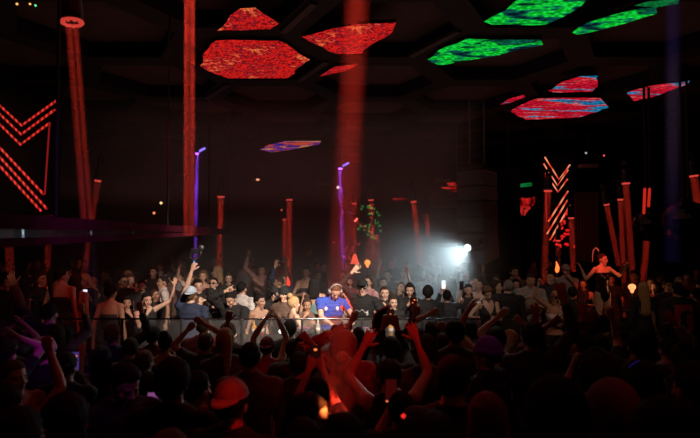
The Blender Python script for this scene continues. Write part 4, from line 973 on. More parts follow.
person('the square-faced man', 'square-faced man with short dark hair in black crew-neck t-shirt facing the camera', 384.5, 286.5, 9.0, 4, hair='short', hcol='dark brown', skin=0, Rarm='clap_low', Larm='clap_low')
person('the man behind the square-faced man', 'dim-faced man in dark long-sleeved top behind the square-faced man', 383, 277, 10.6, -12, top='long', topcol='charcoal', skin=1)
person('the long-haired reveller', 'woman with long brown hair and lifted chin, right of the square-faced man', 399.5, 281.5, 9.9, -35, sex='f', hair='long', hcol='brown', top='tank', skin=0, look=(0,-22,6), Larm='raise')
person('the smaller face', 'person with short hair peeking between the square-faced man and the long-haired woman', 393, 294, 9.6, 12, sex='f', hair='bun', hcol='dark brown', top='long', skin=0)
h = person('the hooded phone filmer', 'dark-haired person filming with a phone held high, right of the long-haired woman', 410, 283, 9.1, -20, sex='f', hair='wavy', top='long', skin=0, Larm=(417,303,-.25,'grip'), Rarm=(409,304,-.25,'grip'), look=(10,10,0))
phone(P(413,299.5,PEOPLE[-1][3]-.28), 'phone held by two hands under the dark-haired filmer\'s chin', (.6,.5,.48), .3, face=(0,1,0))
person('the big dark head', 'person with big bushy black hair seen from behind, right of the phone filmer', 428, 284, 8.7, 170, hair='curly', top='long', skin=1, Larm='fwd')
h = person('the two-arm filmer', 'person holding a bright white phone up with both arms in the haze', 447, 290, 9.0, 172, hair='short', top='long', topcol='charcoal', skin=0, Rarm=(448,292,.25,'grip',(0,1,0)), Larm=(441,292,.25,'grip',(0,1,0)))
phone(P(443.5,284.5,PEOPLE[-1][3]+.22), 'bright white phone screen held up by two arms in the haze', (.85,.9,.92), 1.3)
person('the arm-up guest', 'person in black tank top with arm raised holding a phone, left of the curly woman', 468, 284, 9.5, 10, sex='f', hair='long', top='tank', skin=1, Rarm=(461,291,-.15,'grip'))
phone(P(461.5,285.5,PEOPLE[-1][3]-.17), 'dark phone held up left of the woman in the black tank top', (.4,.45,.5), .35, face=(0,1,0))
person('the patterned dress', 'woman in patterned reddish dress with arm raised, left of the curly woman', 479, 277, 9.9, -25, sex='f', hair='bun', hcol='dark brown', top='dress', topcol='pink', bot=None, skin=1, Rarm=(473,283,-.2,'fist'))
person('the curly woman', 'woman with curly hair and black v-neck dress looking down, right of the haze', 487.5, 284, 8.9, 12, sex='f', hair='curly', hcol='brown', top='vneck', skin=1, look=(-10,24,-8), Rarm=(477,318,-.3,'relaxed'), Larm=(494,318,-.25,'relaxed'))
person('the profile woman', 'dark-haired woman in profile between the curly woman and grey-haired man', 496, 280, 9.6, 70, sex='f', hair='long', hcol='dark brown', top='long', skin=1)
person('the grey-haired man', 'man with cropped grey hair in black jacket, seen from behind', 508, 280, 9.1, 165, hair='buzz', hcol='grey', top='hoodie', skin=1, look=(30,0,0))
person('the white-shirt man', 'young man in open white shirt with dark harness vest, right of the grey-haired man', 530, 273.5, 9.7, -8, hair='quiff', hcol='dark brown', top='vest', topcol='light grey', botcol='beige', skin=1, look=(0,8,4), Rarm='drink', Larm='chest')
person('the man over grey hair', 'man with dark hair above the grey-haired man, arm lifted to his head', 514, 266.5, 11.3, 15, top='tee', topcol='brown', skin=2, Rarm='face')
person('the green-top woman', 'woman in green top tucked between the grey-haired man and white-shirt man', 516, 279, 10.6, -5, sex='f', hair='bob', top='tank', topcol='green', skin=1)
wt = person('the blonde woman in white', 'blonde woman in sunglasses and white crop top with one arm raised', 554, 291, 8.9, -10, sex='f', hair='long', hcol='blonde', top='bra', topcol='white', botcol='black', skin=1, acc=('glasses',), Rarm=(538.5,284,-.05,'fist'), Larm=(560,318,-.3,'relaxed'), look=(-22,-6,5))
for k, (s, c) in enumerate((('R', 'blue'),)):
    wr = wt[2]['hands'][s]; obj('wristband', MB().tube([wr[0]-wr[2]*.045, wr[0]-wr[2]*.015], .030, n=14).mesh('wristband', [mat('blue_band', (.08,.2,.5), .5)], True), wt[0])
person('the light-capped man', 'man in pale cap and grey t-shirt standing at the back under the flame lamp', 566, 264.5, 11.6, 0, top='tee', topcol='light grey', skin=1, acc=(('cap','light grey'),), Larm='face')
person('the broad dark figure', 'broad person in black t-shirt right of the blonde woman in white', 572, 287, 9.3, 170, hair='short', top='tee', skin=2)
person('the face by the blonde', 'person with dark skin facing the camera behind the blonde woman in white', 563, 283.5, 10.3, 6, hair='buzz', top='tee', topcol='charcoal', skin=2)
person('the bare-shouldered pair', 'woman with bare arms bent at her chest, left of the dancer', 583, 279, 10.6, -30, sex='f', hair='bob', top='tank', skin=1, Rarm='chest', Larm='chest')
# the dancer on a podium
pod_p = P(599, 330, 10.2)
o = obj('podium', MB().box((0,0,.26), (1.1,.9,.52), bev=.02).box((0,0,.535), (1.14,.94,.03), bev=.008).mesh('podium', [BLACKP])); o.location = (pod_p.x, 10.2, 0); tag(o, 'black podium under the dancer in the sequined corset', 'podium')
dn = person('the dancer', 'dancer with slicked-back hair in sequined black corset, arms spread wide and lit red', 602, 253.5, 10.2, 12, sex='f', hair='buzz', hcol='dark brown', top='bodysuit', topcol='black', bot=None, skin=0,
            Rarm=(581,268,.0,'relaxed',(0,0,-1)), Larm=(624,266.5,-.05,'relaxed',(0,0,-1)), look=(28,4,0), floor=.55, hmin=1.45, lod=0)
seq = mat('sequins', (.03,.03,.035), .18, metal=.8, noise=.8, nscale=90); dn[1]['top'].material_slots[0].link = 'OBJECT'; dn[1]['top'].material_slots[0].material = seq
c = obj('braid_loop', MB().tube([(0,.06,.20), (0,.10,.30), (0,.15,.34), (0,.20,.29), (0,.215,.18), (0,.21,.04)], [.014,.017,.018,.017,.015,.010], n=10, round_=True).mesh('braid_loop', [mat('pale_braid', (.45,.42,.40), .5)], True), dn[0]); c.matrix_basis = dn[2]['HM']
for s in (-1, 1):
    obj('knee_boot', MB().tube([(s*.10,-.01,.50), (s*.105,.006,.36), (s*.11,.018,.12)], [.066,.064,.046], n=14).tube([(s*.11,.05,.05), (s*.11,-.04,.045), (s*.122,-.14,.03)], [.045,.047,.034], n=12, round_=True).mesh('knee_boot', [seq], True), dn[0])
sl = dn[2]['hands']['L']; obj('fur_sleeve', MB().tube([sl[3]*.6+sl[0]*.4, sl[0], sl[0]+sl[2]*.16], [.045,.06,.03], n=12, round_=True).mesh('fur_sleeve', [CLO['black']], True), dn[0])
person('the long blonde back', 'woman with long blonde hair seen from behind, right of the glowing table lamp', 643, 282, 9.3, 175, sex='f', hair='long', hcol='blonde', top='long', skin=1)
person('the red-lit profile', 'dark-haired woman with red-lit face right of the long blonde hair', 655, 281.5, 9.8, -50, sex='f', hair='long', hcol='dark brown', top='tank', topcol='dark red', skin=1)
person('the red-backed jacket', 'person in black jacket with red printed back panel, at the right', 677, 282, 8.3, 180, hair='short', top='hoodie', skin=1)
jk = PEOPLE[-1][0]
cb = obj('back_print', MB().box((0,.155,1.22), (.27,.012,.40), bev=.005).mesh('back_print', [mat('print_red', (.45,.03,.05), .8)]), jk)
obj('emblem', MB().ell((.01,.166,1.24), (.05,.008,.09)).ell((-.05,.166,1.31), (.05,.008,.035)).ell((.06,.166,1.14), (.06,.008,.03)).ell((-.03,.166,1.12), (.03,.008,.05)).mesh('emblem', [CLO['black']], True), cb)
person('the face above the red back', 'person facing the camera behind the red-printed jacket', 668, 279.5, 9.6, 0, hair='short', top='tee', topcol='charcoal', skin=1)
person('the pale-haired guest', 'person with grey hair above and right of the red-printed jacket', 680, 277, 10.4, 10, hair='short', hcol='grey', top='tee', topcol='charcoal', skin=1)
person('the brown top', 'person in brown t-shirt seen from behind at the right edge, next to the red-printed jacket', 696, 288, 8.6, 185, hair='short', top='tee', topcol='brown', skin=1)
# --- left of the DJ
person('the bearded grinner', 'grinning bearded man in black t-shirt, left of the fade-haircut man', 142, 280, 10.1, 5, hair='short', hcol='dark brown', skin=1, look=(8,2,0))
obj('beard', MB().ell((0,-.052,.028), (.048,.048,.032), n=8).mesh('beard', [HAIRC['dark brown']], True), PEOPLE[-1][0]).matrix_basis = Matrix.Translation((0,-.002,1.515))
person('the glasses man', 'man in glasses and beard looking right, left of the bearded grinner', 123, 274.5, 9.9, 62, hair='buzz', skin=2, acc=('glasses',), top='tee')
ph = person('the phone blonde', 'woman with wavy blonde hair looking down at a bright phone', 87.5, 273.5, 9.6, -18, sex='f', hair='wavy', hcol='blonde', top='long', skin=1, look=(-8,28,0), Rarm=(84,297,-.35,'grip'), Larm=(90,299,-.3,'grip'))
phone(P(85.2,293.8,PEOPLE[-1][3]-.42), 'bright lilac phone screen in the wavy blonde woman\'s hands', (.85,.75,.95), 1.3, face=(.2,-1,.15))
person('the bare-backed woman', 'woman with long black ponytail and bare back in black strapless dress, seen from behind', 62, 267.5, 8.6, 178, sex='f', hair='pony', top='dress', topcol='black', bot=None, skin=1, look=(-35,0,0), floor=.1)
person('the woman beside her', 'woman with long dark hair seen from behind, right beside the bare-backed woman', 76.5, 274, 8.9, 170, sex='f', hair='long', hcol='dark brown', top='strapless', topcol='red', bot='skirt', skin=1)
person('the strappy dress', 'bare-shouldered woman in dark strappy dress seen from behind, behind the left wide beam', 111, 282, 8.0, 172, sex='f', hair='bun', top='dress', topcol='charcoal', bot=None, skin=1)
person('the short-fringed woman', 'small woman with straight fringe and bent arm, under the bearded grinner', 127, 297, 8.9, 25, sex='f', hair='bob', top='tank', skin=1, Larm='face')
person('the light-streak woman', 'woman with long hair looking right, left of the bare-backed woman', 41, 272, 9.4, 75, sex='f', hair='long', hcol='dark brown', top='long', skin=1)
person('the shadowed man', 'man in black facing the camera near the left edge, below the left red beam', 9, 276, 9.4, 15, hair='short', top='long', skin=1)
person('the shadowed woman', 'dark-haired woman in black left of the light-streaked hair', 27, 277, 9.2, 170, sex='f', hair='wavy', top='long', skin=1)
arm = person('the orange-lit arm', 'person in black fringed sleeve stretching an arm to an orange-lit hand at the left edge', 50, 303, 5.3, 178, hair='short', top='long', topcol='black', skin=0, Larm=(2,262,.1,'open',(0,1,0)), Rarm='down')
wr, M_, fd_, el_ = arm[2]['hands']['L']; fs = MB().tube([el_-fd_*.02, el_*.5+wr*.5, wr], [.056,.060,.046], n=14)
for k in range(26): q = el_+(wr-el_)*(k/26)+np.array([0,0,-.05]); fs.tube([q, q+np.array([random.uniform(-.01,.01), random.uniform(-.01,.01), -random.uniform(.03,.07)])], .004, n=5)
obj('fringed_sleeve', fs.mesh('fringed_sleeve', [CLO['dark red']], True), arm[0])
person('the fade-haircut man', 'man with faded haircut and open white collar, looking left', 163, 275.5, 10.1, -62, hair='buzz', hcol='black', top='tee', topcol='white', skin=1)
person('the dark profile man', 'man with lifted chin in profile facing right, below the fade-haircut man', 156, 289, 8.9, 75, hair='short', hcol='dark brown', top='tee', skin=2, look=(0,-14,0))
person('the arms-crossed guest', 'person in black top with arm thrown across, under the grinning bearded man', 147, 293, 8.4, 40, sex='f', hair='long', top='tank', skin=0, Rarm='face', Larm='raise_wide')
person('the purple-lit man', 'man bathed in purple light behind the raised camera arm', 180, 272.5, 11.7, -20, hair='short', skin=0, top='tee', topcol='light grey')
gm = person('the backward cap man', 'man in light blue cap and navy t-shirt, back turned, raising a stick camera', 191, 286.5, 7.75, 178, hair='short', hcol='brown', top='tee', topcol='navy', skin=0, acc=(('cap_back','pale blue'),), Larm=(192,270,.1,'grip',(.3,1,0)), Rarm='down')
p, fd, pn = hand_world(gm[2], gm[3], 'L', .07, .03)
root = empty('gimbal_camera', p); tag(root, 'small camera on a stick gimbal held high above the light blue cap', 'camera')
obj('grip', MB().tube([(0,0,-.06), (0,0,.10)], .017, n=12).mesh('grip', [BLACKP], True), root)
obj('gimbal_arm', MB().tube([(0,0,.09), (-.06,0,.13), (-.07,0,.20), (-.01,.0,.24)], .012, n=8).tube([(0,0,.10), (.08,0,.14), (.10,0,.22)], .010, n=8).mesh('gimbal_arm', [CHROME], True), root)
cbd = obj('camera_body', MB().box((0,0,.22), (.10,.05,.07), bev=.01).mesh('camera_body', [BLACKP]), root); obj('lens', MB().cyl((0,.02,.22), .026, .05, axis=(0,1,0), n=16).mesh('lens', [GREYM], True), cbd)
obj('fill_light', MB().cyl((.10,-.015,.27), .035, .03, axis=(0,1,0), n=16).mesh('fill_light', [GREYM], True), root); obj('status_light', MB().box((0,-.018,.05), (.02,.006,.05)).mesh('status_light', [mat('blue_status', (.05,.05,.1), .3, emit=(.3,.5,1), es=.8)]), root)
person('the upturned face', 'man with face tilted up beside the bald man, eyes closed', 204, 294, 8.1, 95, hair='short', hcol='brown', skin=0, look=(0,-38,0), top='tee')
person('the bald man', 'bald man in black t-shirt leaning left, seen from behind', 215, 296, 7.9, 150, hair='bald', skin=0, top='tee', topcol='charcoal', lean=(10,4), look=(20,18,0))
person('the wide black cap', 'man in black cap just behind the bald man', 210, 287.5, 8.7, 30, hair='short', skin=0, acc=('cap',), top='tee', look=(0,20,0))
person('the chin-lit bearded man', 'bearded man in sunglasses above the black cap, chin lifted', 213, 277.5, 9.9, -8, hair='short', skin=0, acc=('glasses',), look=(0,-16,0), top='tee')
obj('beard', MB().ell((0,-.052,.028), (.048,.048,.032), n=8).mesh('beard', [HAIRC['black']], True), PEOPLE[-1][0]).matrix_basis = Matrix(PEOPLE[-1][0].children[-1].matrix_basis)
person('the hand-up man', 'dark-haired man in black hoodie looking down with one hand raised holding up two fingers', 233, 290, 8.3, -10, hair='short', hcol='black', top='hoodie', topcol='black', skin=0, look=(-14,30,0), Rarm=(226,291,-.1,'rock',(0,-1,0)), Larm='fwd')
person('the dim woman', 'dim-faced woman with dark hair behind the man with two fingers up', 228.5, 273, 11, 20, sex='f', hair='long', hcol='dark brown', top='long', skin=0)
person('the white-shirted back', 'person in white shirt seen from behind, right of the man with two fingers up', 242, 282, 9.2, 160, hair='short', top='tee', topcol='white', skin=0)
person('the bare-shouldered brunette', 'bare-shouldered brunette with pinned-up hair looking right, behind the clapping hands', 259, 292, 8.2, 55, sex='f', hair='bun', hcol='black', top='strapless', topcol='black', skin=1, look=(10,6,0))
person('the capped man in glasses', 'man in black cap and glasses facing the camera, above the clapping hands', 274, 286.5, 9.1, 4, hair='short', skin=0, acc=('cap','glasses'), top='tee')
obj('beard', MB().ell((0,-.052,.028), (.046,.046,.030), n=8).mesh('beard', [HAIRC['dark brown']], True), PEOPLE[-1][0]).matrix_basis = Matrix(PEOPLE[-1][0].children[-1].matrix_basis)
person('the auburn-haired guest', 'woman with long auburn hair and dark hat behind the blonde with the bun', 284, 287, 8.9, -15, sex='f', hair='long', hcol='auburn', top='long', topcol='brown', skin=0, acc=(('beanie','black'),))
person('the blonde with the bun', 'blonde woman with a bun and strapless pale blue top, looking right', 293.5, 294.5, 8.05, 115, sex='f', hair='bun', hcol='blonde', top='strapless', topcol='pale blue', skin=0, look=(6,4,0), Rarm='chest')
person('the hand-to-mouth woman', 'dark-haired woman with a hand at her mouth, holding a glass, left of the DJ', 307, 296, 8.4, 6, sex='f', hair='bun', hcol='dark brown', top='tank', topcol='brown', skin=2, Rarm='face', Larm='drink', look=(4,4,0))
p, fd, pn = hand_world(PEOPLE and (lambda q: q)(None) or None, None, 'L') if False else (None, None, None)
person('the teal top back', 'woman with long black hair and teal strapless top seen from behind, left of the DJ', 314, 278, 9.5, 176, sex='f', hair='shoulder', hcol='black', top='strapless', topcol='teal', skin=1)
person('the woman above', 'dark-haired bare-shouldered woman facing the camera, above the teal strapless top', 306.5, 266.5, 11.2, -6, sex='f', hair='pony', hcol='dark brown', top='strapless', topcol='black', skin=1, Rarm='chest')
person('the shaved profile man', 'shaven-headed man in black top in profile facing left, under the paired beams', 279, 276.5, 10.4, -80, hair='buzz', hcol='dark brown', top='long', skin=2)
person('the pink-shirt man', 'man in pink patterned shirt waving at the back, left of the paired beams', 262, 265, 11.9, -10, hair='short', top='long', topcol='pink', skin=1, Rarm='raise', Larm='clap_low')
person('the pale-shirt man', 'man in pale shirt leaning at the back, leftmost of the dim waving guests', 249, 259, 12.3, 30, hair='short', top='long', topcol='light grey', skin=2, lean=(12,0))
person('the hand-waving woman', 'woman with arm raised just right of the pink-shirted man', 272, 271, 11.6, 15, sex='f', hair='bob', top='tank', skin=1, Larm='raise')
person('the shoulder neighbour', 'woman in tan top with a raised hand, close beside the DJ\'s shoulder', 345.5, 284, 8.75, -15, sex='f', hair='bun', hcol='brown', top='tank', topcol='beige', skin=0, Rarm='face')
person('the dim man behind', 'dim-faced man with shaved head between the DJ and the black-capped man', 345, 275.5, 10.2, 2, hair='buzz', hcol='brown', top='tee', topcol='dark red', skin=0)
# --- pit between the glass and the camera: backs of heads and raised arms
person('the curly rim-lit head', 'person with curly brown hair and dark red hoodie seen from behind at the glass', 228, 321, 6.3, 178, hair='curly', hcol='brown', top='hoodie', topcol='dark red', skin=1)
person('the brown-haired head', 'person with short brown hair and both forearms raised, left of the curly hair', 206, 333, 5.9, 175, hair='short', hcol='brown', top='tee', topcol='charcoal', skin=0, Larm=(187.5,330,.1,'fist',(0,1,0)), Rarm=(203,323,.1,'fist',(0,1,0)))
person('the dark raised arm', 'dark-haired person raising one shadowed arm straight up, right of the brown-haired head', 237, 346, 5.6, 170, hair='short', top='tank', topcol='black', skin=2, Larm=(228.5,315,.15,'grip',(0,1,0)))
person('the clapping hands', 'person in dark red cap with two hands clapping high in front of the auburn guest', 267, 337, 5.7, 180, hair='short', top='tank', topcol='red', skin=1, acc=(('cap_back','dark red'),), Larm=(265.5,319,.15,'open',(1,.4,0)), Rarm=(277.5,318,.15,'open',(-1,.4,0)))
person('the neat black head', 'person with neat black hair and dark jacket seen from behind, right of the clapping hands', 290, 319.5, 6.5, 182, hair='short', hcol='black', top='hoodie', topcol='charcoal', skin=1)
person('the man facing back', 'dark-haired man turned to face the camera in the shadows below the neat black head', 303.5, 334.5, 4.75, 12, hair='quiff', hcol='black', top='tee', topcol='black', skin=1)
person('the dark spread hand', 'person raising one dark spread hand left of the red-lit hoodie', 299, 352, 4.5, 175, hair='short', top='tee', topcol='black', skin=2, Rarm=(311,343,.2,'open',(0,1,0)))
person('the red-lit hoodie', 'person in red hoodie with a hand up, washed in red light below the DJ', 345, 331, 4.7, 178, hair='short', top='hoodie', topcol='red', skin=1, acc=(('hood','red'),), Larm=(333,333,.15,'open',(0,1,0)))
person('the bent black sleeve', 'person in black sleeve bending an arm overhead, right of the red hoodie', 366, 343, 5.6, 178, hair='short', top='long', topcol='black', skin=1, Larm=(351,322,.1,'relaxed'))
person('the twin red hands', 'person with both red-lit hands raised and spread, dark hair seen from behind', 390, 360, 3.6, 180, hair='short', hcol='black', top='tank', topcol='black', skin=0, Larm=(364,346,.30,'open',(0,1,0)), Rarm=(416.5,340,.30,'open',(0,1,0)))
h = person('the two-handed filmer', 'person holding a dark phone with both hands, right of the red-edged fan', 391, 337, 5.0, 180, hair='short', top='long', topcol='charcoal', skin=1, Larm=(383.5,327,.3,'grip',(0,1,0)), Rarm=(397,327,.3,'grip',(0,1,0)))
phone(P(390.5,317,PEOPLE[-1][3]+.33), 'dark phone filming the DJ, held in two hands right of the red-edged fan', (.03,.008,.006), .5, dots=((0,.03,.006),(0,-.02,.006)))
fanp = person('the fan holder', 'person waving a black hand fan with red edge, left of the dark phone', 378, 339, 5.6, 178, sex='f', hair='bun', top='tank', topcol='black', skin=1, Rarm=(383,333,.1,'grip',(0,1,0)))
pf = P(386,323,PEOPLE[-1][3]+.0); root = empty('hand_fan', pf); root.rotation_euler = (R(4), R(-62), R(22)); tag(root, 'black folding hand fan with a red edge', 'fan')
nf = 14; V = []; F = []; rr_ = .165
for i in range(nf+1):
    a = R(-75+150*i/nf); y = .006*(1 if i % 2 else -1)
    for q in (.05, rr_): V.append((math.sin(a)*q, y-.002, math.cos(a)*q))
    for q in (.05, rr_): V.append((math.sin(a)*q, y+.002, math.cos(a)*q))
for i in range(nf):
    a = i*4; b = a+4; F += [(a, a+1, b+1, b), (a+2, b+2, b+3, a+3), (a+1, a+3, b+3, b+1), (a, b, b+2, a+2)]
obj('fan_leaf', MB().add(V, F).mesh('fan_leaf', [CLO['charcoal']]), root)
obj('red_edge', MB().tube([(math.sin(R(-75+150*i/nf))*rr_, .006*(1 if i % 2 else -1), math.cos(R(-75+150*i/nf))*rr_) for i in range(nf+1)], .010, n=6).mesh('red_edge', [mat('fan_red', (.75,.03,.05), .6)]), root)
for i in range(0, nf+1, 2): a = R(-75+150*i/nf); obj('rib', MB().tube([(0,0,0), (math.sin(a)*.12, 0, math.cos(a)*.12)], .004, n=5).mesh('rib', [BLACKP]), root)
h = person('the phone in the red hand', 'person behind the right red hand holding a phone up', 418, 328, 5.7, 180, hair='short', top='long', topcol='black', skin=1, Larm=(414,316,.2,'grip',(0,1,0)))
phone(P(413.5,304.5,PEOPLE[-1][3]+.23), 'phone with red glint raised just above the right red hand', (.03,.004,.004), .5, dots=((.01,.05,.008),(-.01,.02,.006)))
person('the low fist', 'short-haired person raising a clenched fist by the rail, right of the red hand', 432, 321, 6.2, 180, hair='short', hcol='dark brown', top='tee', topcol='charcoal', skin=0, Larm=(429.5,314,.1,'fist',(0,1,0)))
person('the pointing finger', 'person pointing one finger straight up, dark hair from behind', 443, 333, 5.7, 180, hair='short', hcol='dark brown', top='tee', topcol='black', skin=1, Rarm=(448,329,.15,'point',(0,1,0)))
person('the tall dark head', 'person with neat black hair right of the pointing finger, dark head above the rail', 468, 321, 5.7, 180, hair='short', top='tee', topcol='black', skin=1)
person('the bent bare arm', 'person in white tank top stretching a bare bent arm left over the tall dark head', 497, 327, 5.4, 178, hair='short', top='tank', topcol='white', skin=1, Larm=(468,310,.1,'relaxed',(0,0,-1)))
person('the purple beanie', 'person in purple beanie and glasses looking left', 487, 338, 4.0, -128, hair='short', top='hoodie', topcol='black', skin=0, acc=(('beanie','purple'),'glasses'))
person('the red ear', 'brown-haired man with one red-lit ear, turned left in front of the purple beanie', 452.5, 356.5, 2.75, 158, hair='short', hcol='dark brown', top='tee', topcol='black', skin=0, lod=0)
person('the long red-tinted hair', 'person with long hair tinted dark red, right of the red-eared man', 487, 394, 2.5, 175, sex='f', hair='long', hcol='auburn', top='long', topcol='black', skin=1)
person('the black dome front', 'round black head at the bottom edge left of centre, nearest to the camera', 343, 414, 1.95, 178, hair='short', top='long', topcol='black', skin=1)
person('the second black dome', 'big round black-haired head at the bottom, right of the red-lit phone', 428, 388.5, 2.2, 180, hair='afro', top='long', topcol='black', skin=2)
person('the white flash face', 'dark-haired person in profile facing right, face lit bright orange-white at the bottom', 306, 394, 2.55, 96, sex='m', hair='short', hcol='dark brown', top='tee', topcol='dark red', skin=0, lod=0, look=(0,6,0))
person('the low black dome', 'low round black head at the bottom edge below the bright orange face', 302, 419, 2.05, 180, hair='short', top='long', topcol='black', skin=1)
h = person('the red-armed filmer', 'person with two red-lit arms raising a phone, above the bright orange face', 317, 378, 3.3, 180, hair='short', hcol='black', top='tee', topcol='black', skin=0, Larm=(309,369,.35,'grip',(0,1,0)), Rarm=(322.5,369,.35,'grip',(0,1,0)))
phone(P(315.5,357,PEOPLE[-1][3]+.38), 'phone with small orange lights held between two red-lit arms', (.02,.003,.002), .5, dots=((0,.05,.009),(-.015,-.045,.007),(.014,-.04,.006)))
h = person('the red phone filmer', 'dark-haired person holding a red-glowing phone low in the front crowd', 401, 392, 2.75, 178, hair='short', top='tee', topcol='black', skin=0, Larm=(392,405,.30,'grip',(0,1,0)))
phone(P(391,391,PEOPLE[-1][3]+.30), 'phone glowing dull red, held low in the front crowd left of the big round head', (.10,.004,.004), .35, dots=((-.025,-.06,.006),))
o = obj('light_ring', MB().tube([(math.cos(u)*.007, 0, math.sin(u)*.007) for u in np.linspace(0, 2*PI, 17)], .004, n=8).mesh('light_ring', [mat('ring_glow', (.1,.01,.01), .3, emit=(1,.03,.02), es=1.1)], True)); o.location = P(403.5,416,2.6); tag(o, 'small glowing red ring light on a hand below the red-glowing phone', 'light')
person('the red-lit cap', 'person in pale cap lit strongly red, seen from behind near the bottom', 232, 378.5, 2.5, 168, hair='short', top='tee', topcol='black', skin=0, acc=(('cap_back','light grey'),), lod=0)
person('the big black head', 'person with big black hair left of the red-lit cap, black silhouette', 173, 355, 2.8, 176, hair='curly', top='tee', topcol='black', skin=2)
person('the red cheek', 'person with red-lit cheek just right of the big black head', 197, 371, 2.9, 150, hair='short', top='tee', topcol='dark red', skin=0)
person('the purple-lit face', 'man with dark quiff looking down, face lit purple, left of the big black head', 121, 361.5, 3.1, 42, hair='quiff', hcol='black', top='hoodie', topcol='black', skin=0, look=(10,26,0), lod=0)
h = person('the pink phone hand', 'person in dark clothing holding a pinkish phone, beside the purple-lit face', 147, 372, 3.5, 165, hair='short', top='tee', topcol='dark red', skin=0, Rarm=(154,412,-.25,'grip'))
phone(P(153.5,404,PEOPLE[-1][3]-.28), 'pinkish white phone held between the purple-lit face and the big black head', (.5,.14,.45), .4)
person('the purple-lit arm', 'person at the lower left stretching a purple-lit arm up to the right', 8, 386, 3.2, 178, hair='short', top='tank', topcol='black', skin=0, Rarm=(50,352,.15,'fist',(0,1,0)))
h = person('the violet phone', 'person in cap holding up a phone with a violet screen, lower left', 66, 352, 4.0, 178, hair='short', top='long', topcol='black', skin=1, acc=(('cap_back','black'),), Rarm=(75,371,.3,'grip',(0,1,0)))
phone(P(75,361,PEOPLE[-1][3]+.30), 'phone with a violet screen held up in the lower left crowd', (.10,.05,.30), .5, dots=((.01,.04,.008),))
person('the horns hand', 'person in black raising a hand with two fingers out and a bracelet, far left', 6, 343, 4.6, 178, hair='short', top='tee', topcol='black', skin=0, Rarm=(18,337,.1,'rock',(0,1,0)))
hb = PEOPLE[-1][0]
person('the pink headwear', 'person with pinkish pale hat in the dark crowd, below the bracelet hand', 46, 338, 5.2, 175, hair='short', top='tee', topcol='black', skin=0, acc=(('beanie','pink'),))
person('the low red profile', 'red-lit person in profile at the left, behind the purple-lit arm', 14, 361, 3.9, 70, hair='short', hcol='brown', top='tee', topcol='red', skin=0)
person('the front left silhouette', 'large black silhouette at the bottom left, in front of the violet phone', 66, 395, 2.3, 176, hair='wavy', sex='f', top='long', topcol='black', skin=1)
person('the corner silhouette', 'black silhouette in the bottom left corner, in front of the purple-lit arm', 17, 408, 2.2, 172, hair='short', top='hoodie', topcol='black', skin=1)
# --- right front
person('the huge black head', 'huge black afro head in the front row, right of centre', 555, 373, 2.1, 178, hair='afro', hcol='black', top='tee', topcol='black', skin=2)
person('the dark head with red ear', 'dark-haired person with red-lit ear edge behind the huge afro head', 597, 352, 2.75, 172, hair='curly', top='tee', topcol='black', skin=1)
bl = person('the blue rim-lit head', 'bushy black hair with added blue rim light, person right of the red-eared dark head', 640, 358, 2.7, 178, hair='afro', hcol='black', top='tee', topcol='black', skin=2)
c = obj('hair_rim_glow', MB().tube([(math.sin(u)*.117, .012-math.cos(u)*0+.03, .135+math.cos(u)*.147) for u in np.linspace(.2, .75, 12)], .003, n=6).mesh('hair_rim_glow', [mat('blue_rim_light', (.02,.02,.1), .4, emit=(.04,.02,.40), es=.16)], True), bl[0]); c.matrix_basis = bl[2]['HM']  # emissive thread put in for blue rim light on the hair
person('the hooded figure', 'person in brown hood lit dull red, in front of the red-eared dark head', 611, 381, 2.35, 174, hair='short', top='hoodie', topcol='brown', skin=1, acc=(('hood','brown'),))
person('the right corner head', 'big black head with tight curls at the bottom right, in front of the blue-rimmed hair', 664, 394, 1.98, 182, hair='curly', top='tee', topcol='black', skin=2)
person('the right edge head', 'dark short-haired head at the right edge beside the blue-rimmed hair', 694, 362, 2.45, 184, hair='short', top='hoodie', topcol='black', skin=1)
person('the speckled afro', 'person with big reddish speckled afro below the broad dark figure', 588, 306, 6.0, 182, hair='afro', hcol='auburn', top='tank', topcol='black', skin=2, floor=0)
person('the tattooed arm', 'person raising a bare tattooed arm under the dancer', 600, 335, 5.3, 176, hair='short', top='tee', topcol='black', skin=0, Rarm=(612,318,.1,'grip',(0,1,0)))
person('the white-sleeved hand', 'person raising a pale hand high, below the red-printed jacket', 668, 338, 5.3, 182, hair='short', top='long', topcol='light grey', skin=0, Rarm=(675,323,.1,'open',(0,1,0)))
person('the brown raised arm', 'person raising one brown arm in front of the blonde woman in white', 560, 336, 5.2, 176, hair='short', top='tank', topcol='black', skin=2, Larm=(549,325,.1,'open',(0,1,0)))
person('the black-capped right head', 'person in black cap right of the tattooed arm', 622, 322, 5.9, 178, hair='short', top='tee', topcol='black', skin=1, acc=('cap_back',))
person('the grey shoulder', 'person in grey sweatshirt right of the tattooed arm, shoulder raised', 637, 333, 5.0, 170, hair='short', top='long', topcol='dark grey', skin=1, Larm='raise_wide')
person('the pink-lipped profile', 'person facing the camera in the pit, below the white-shirted man', 531, 322, 6.4, 10, hair='short', top='tee', topcol='dark red', skin=1)
person('the forearm blonde', 'blond-haired person with raised forearms, left of the camera-facing person in the pit', 510, 330, 5.6, 178, hair='short', hcol='blonde', top='tee', topcol='dark red', skin=1, Rarm=(523,323,.1,'fist',(0,1,0)), Larm=(498,317,.1,'relaxed'))
n_named = len(PEOPLE)
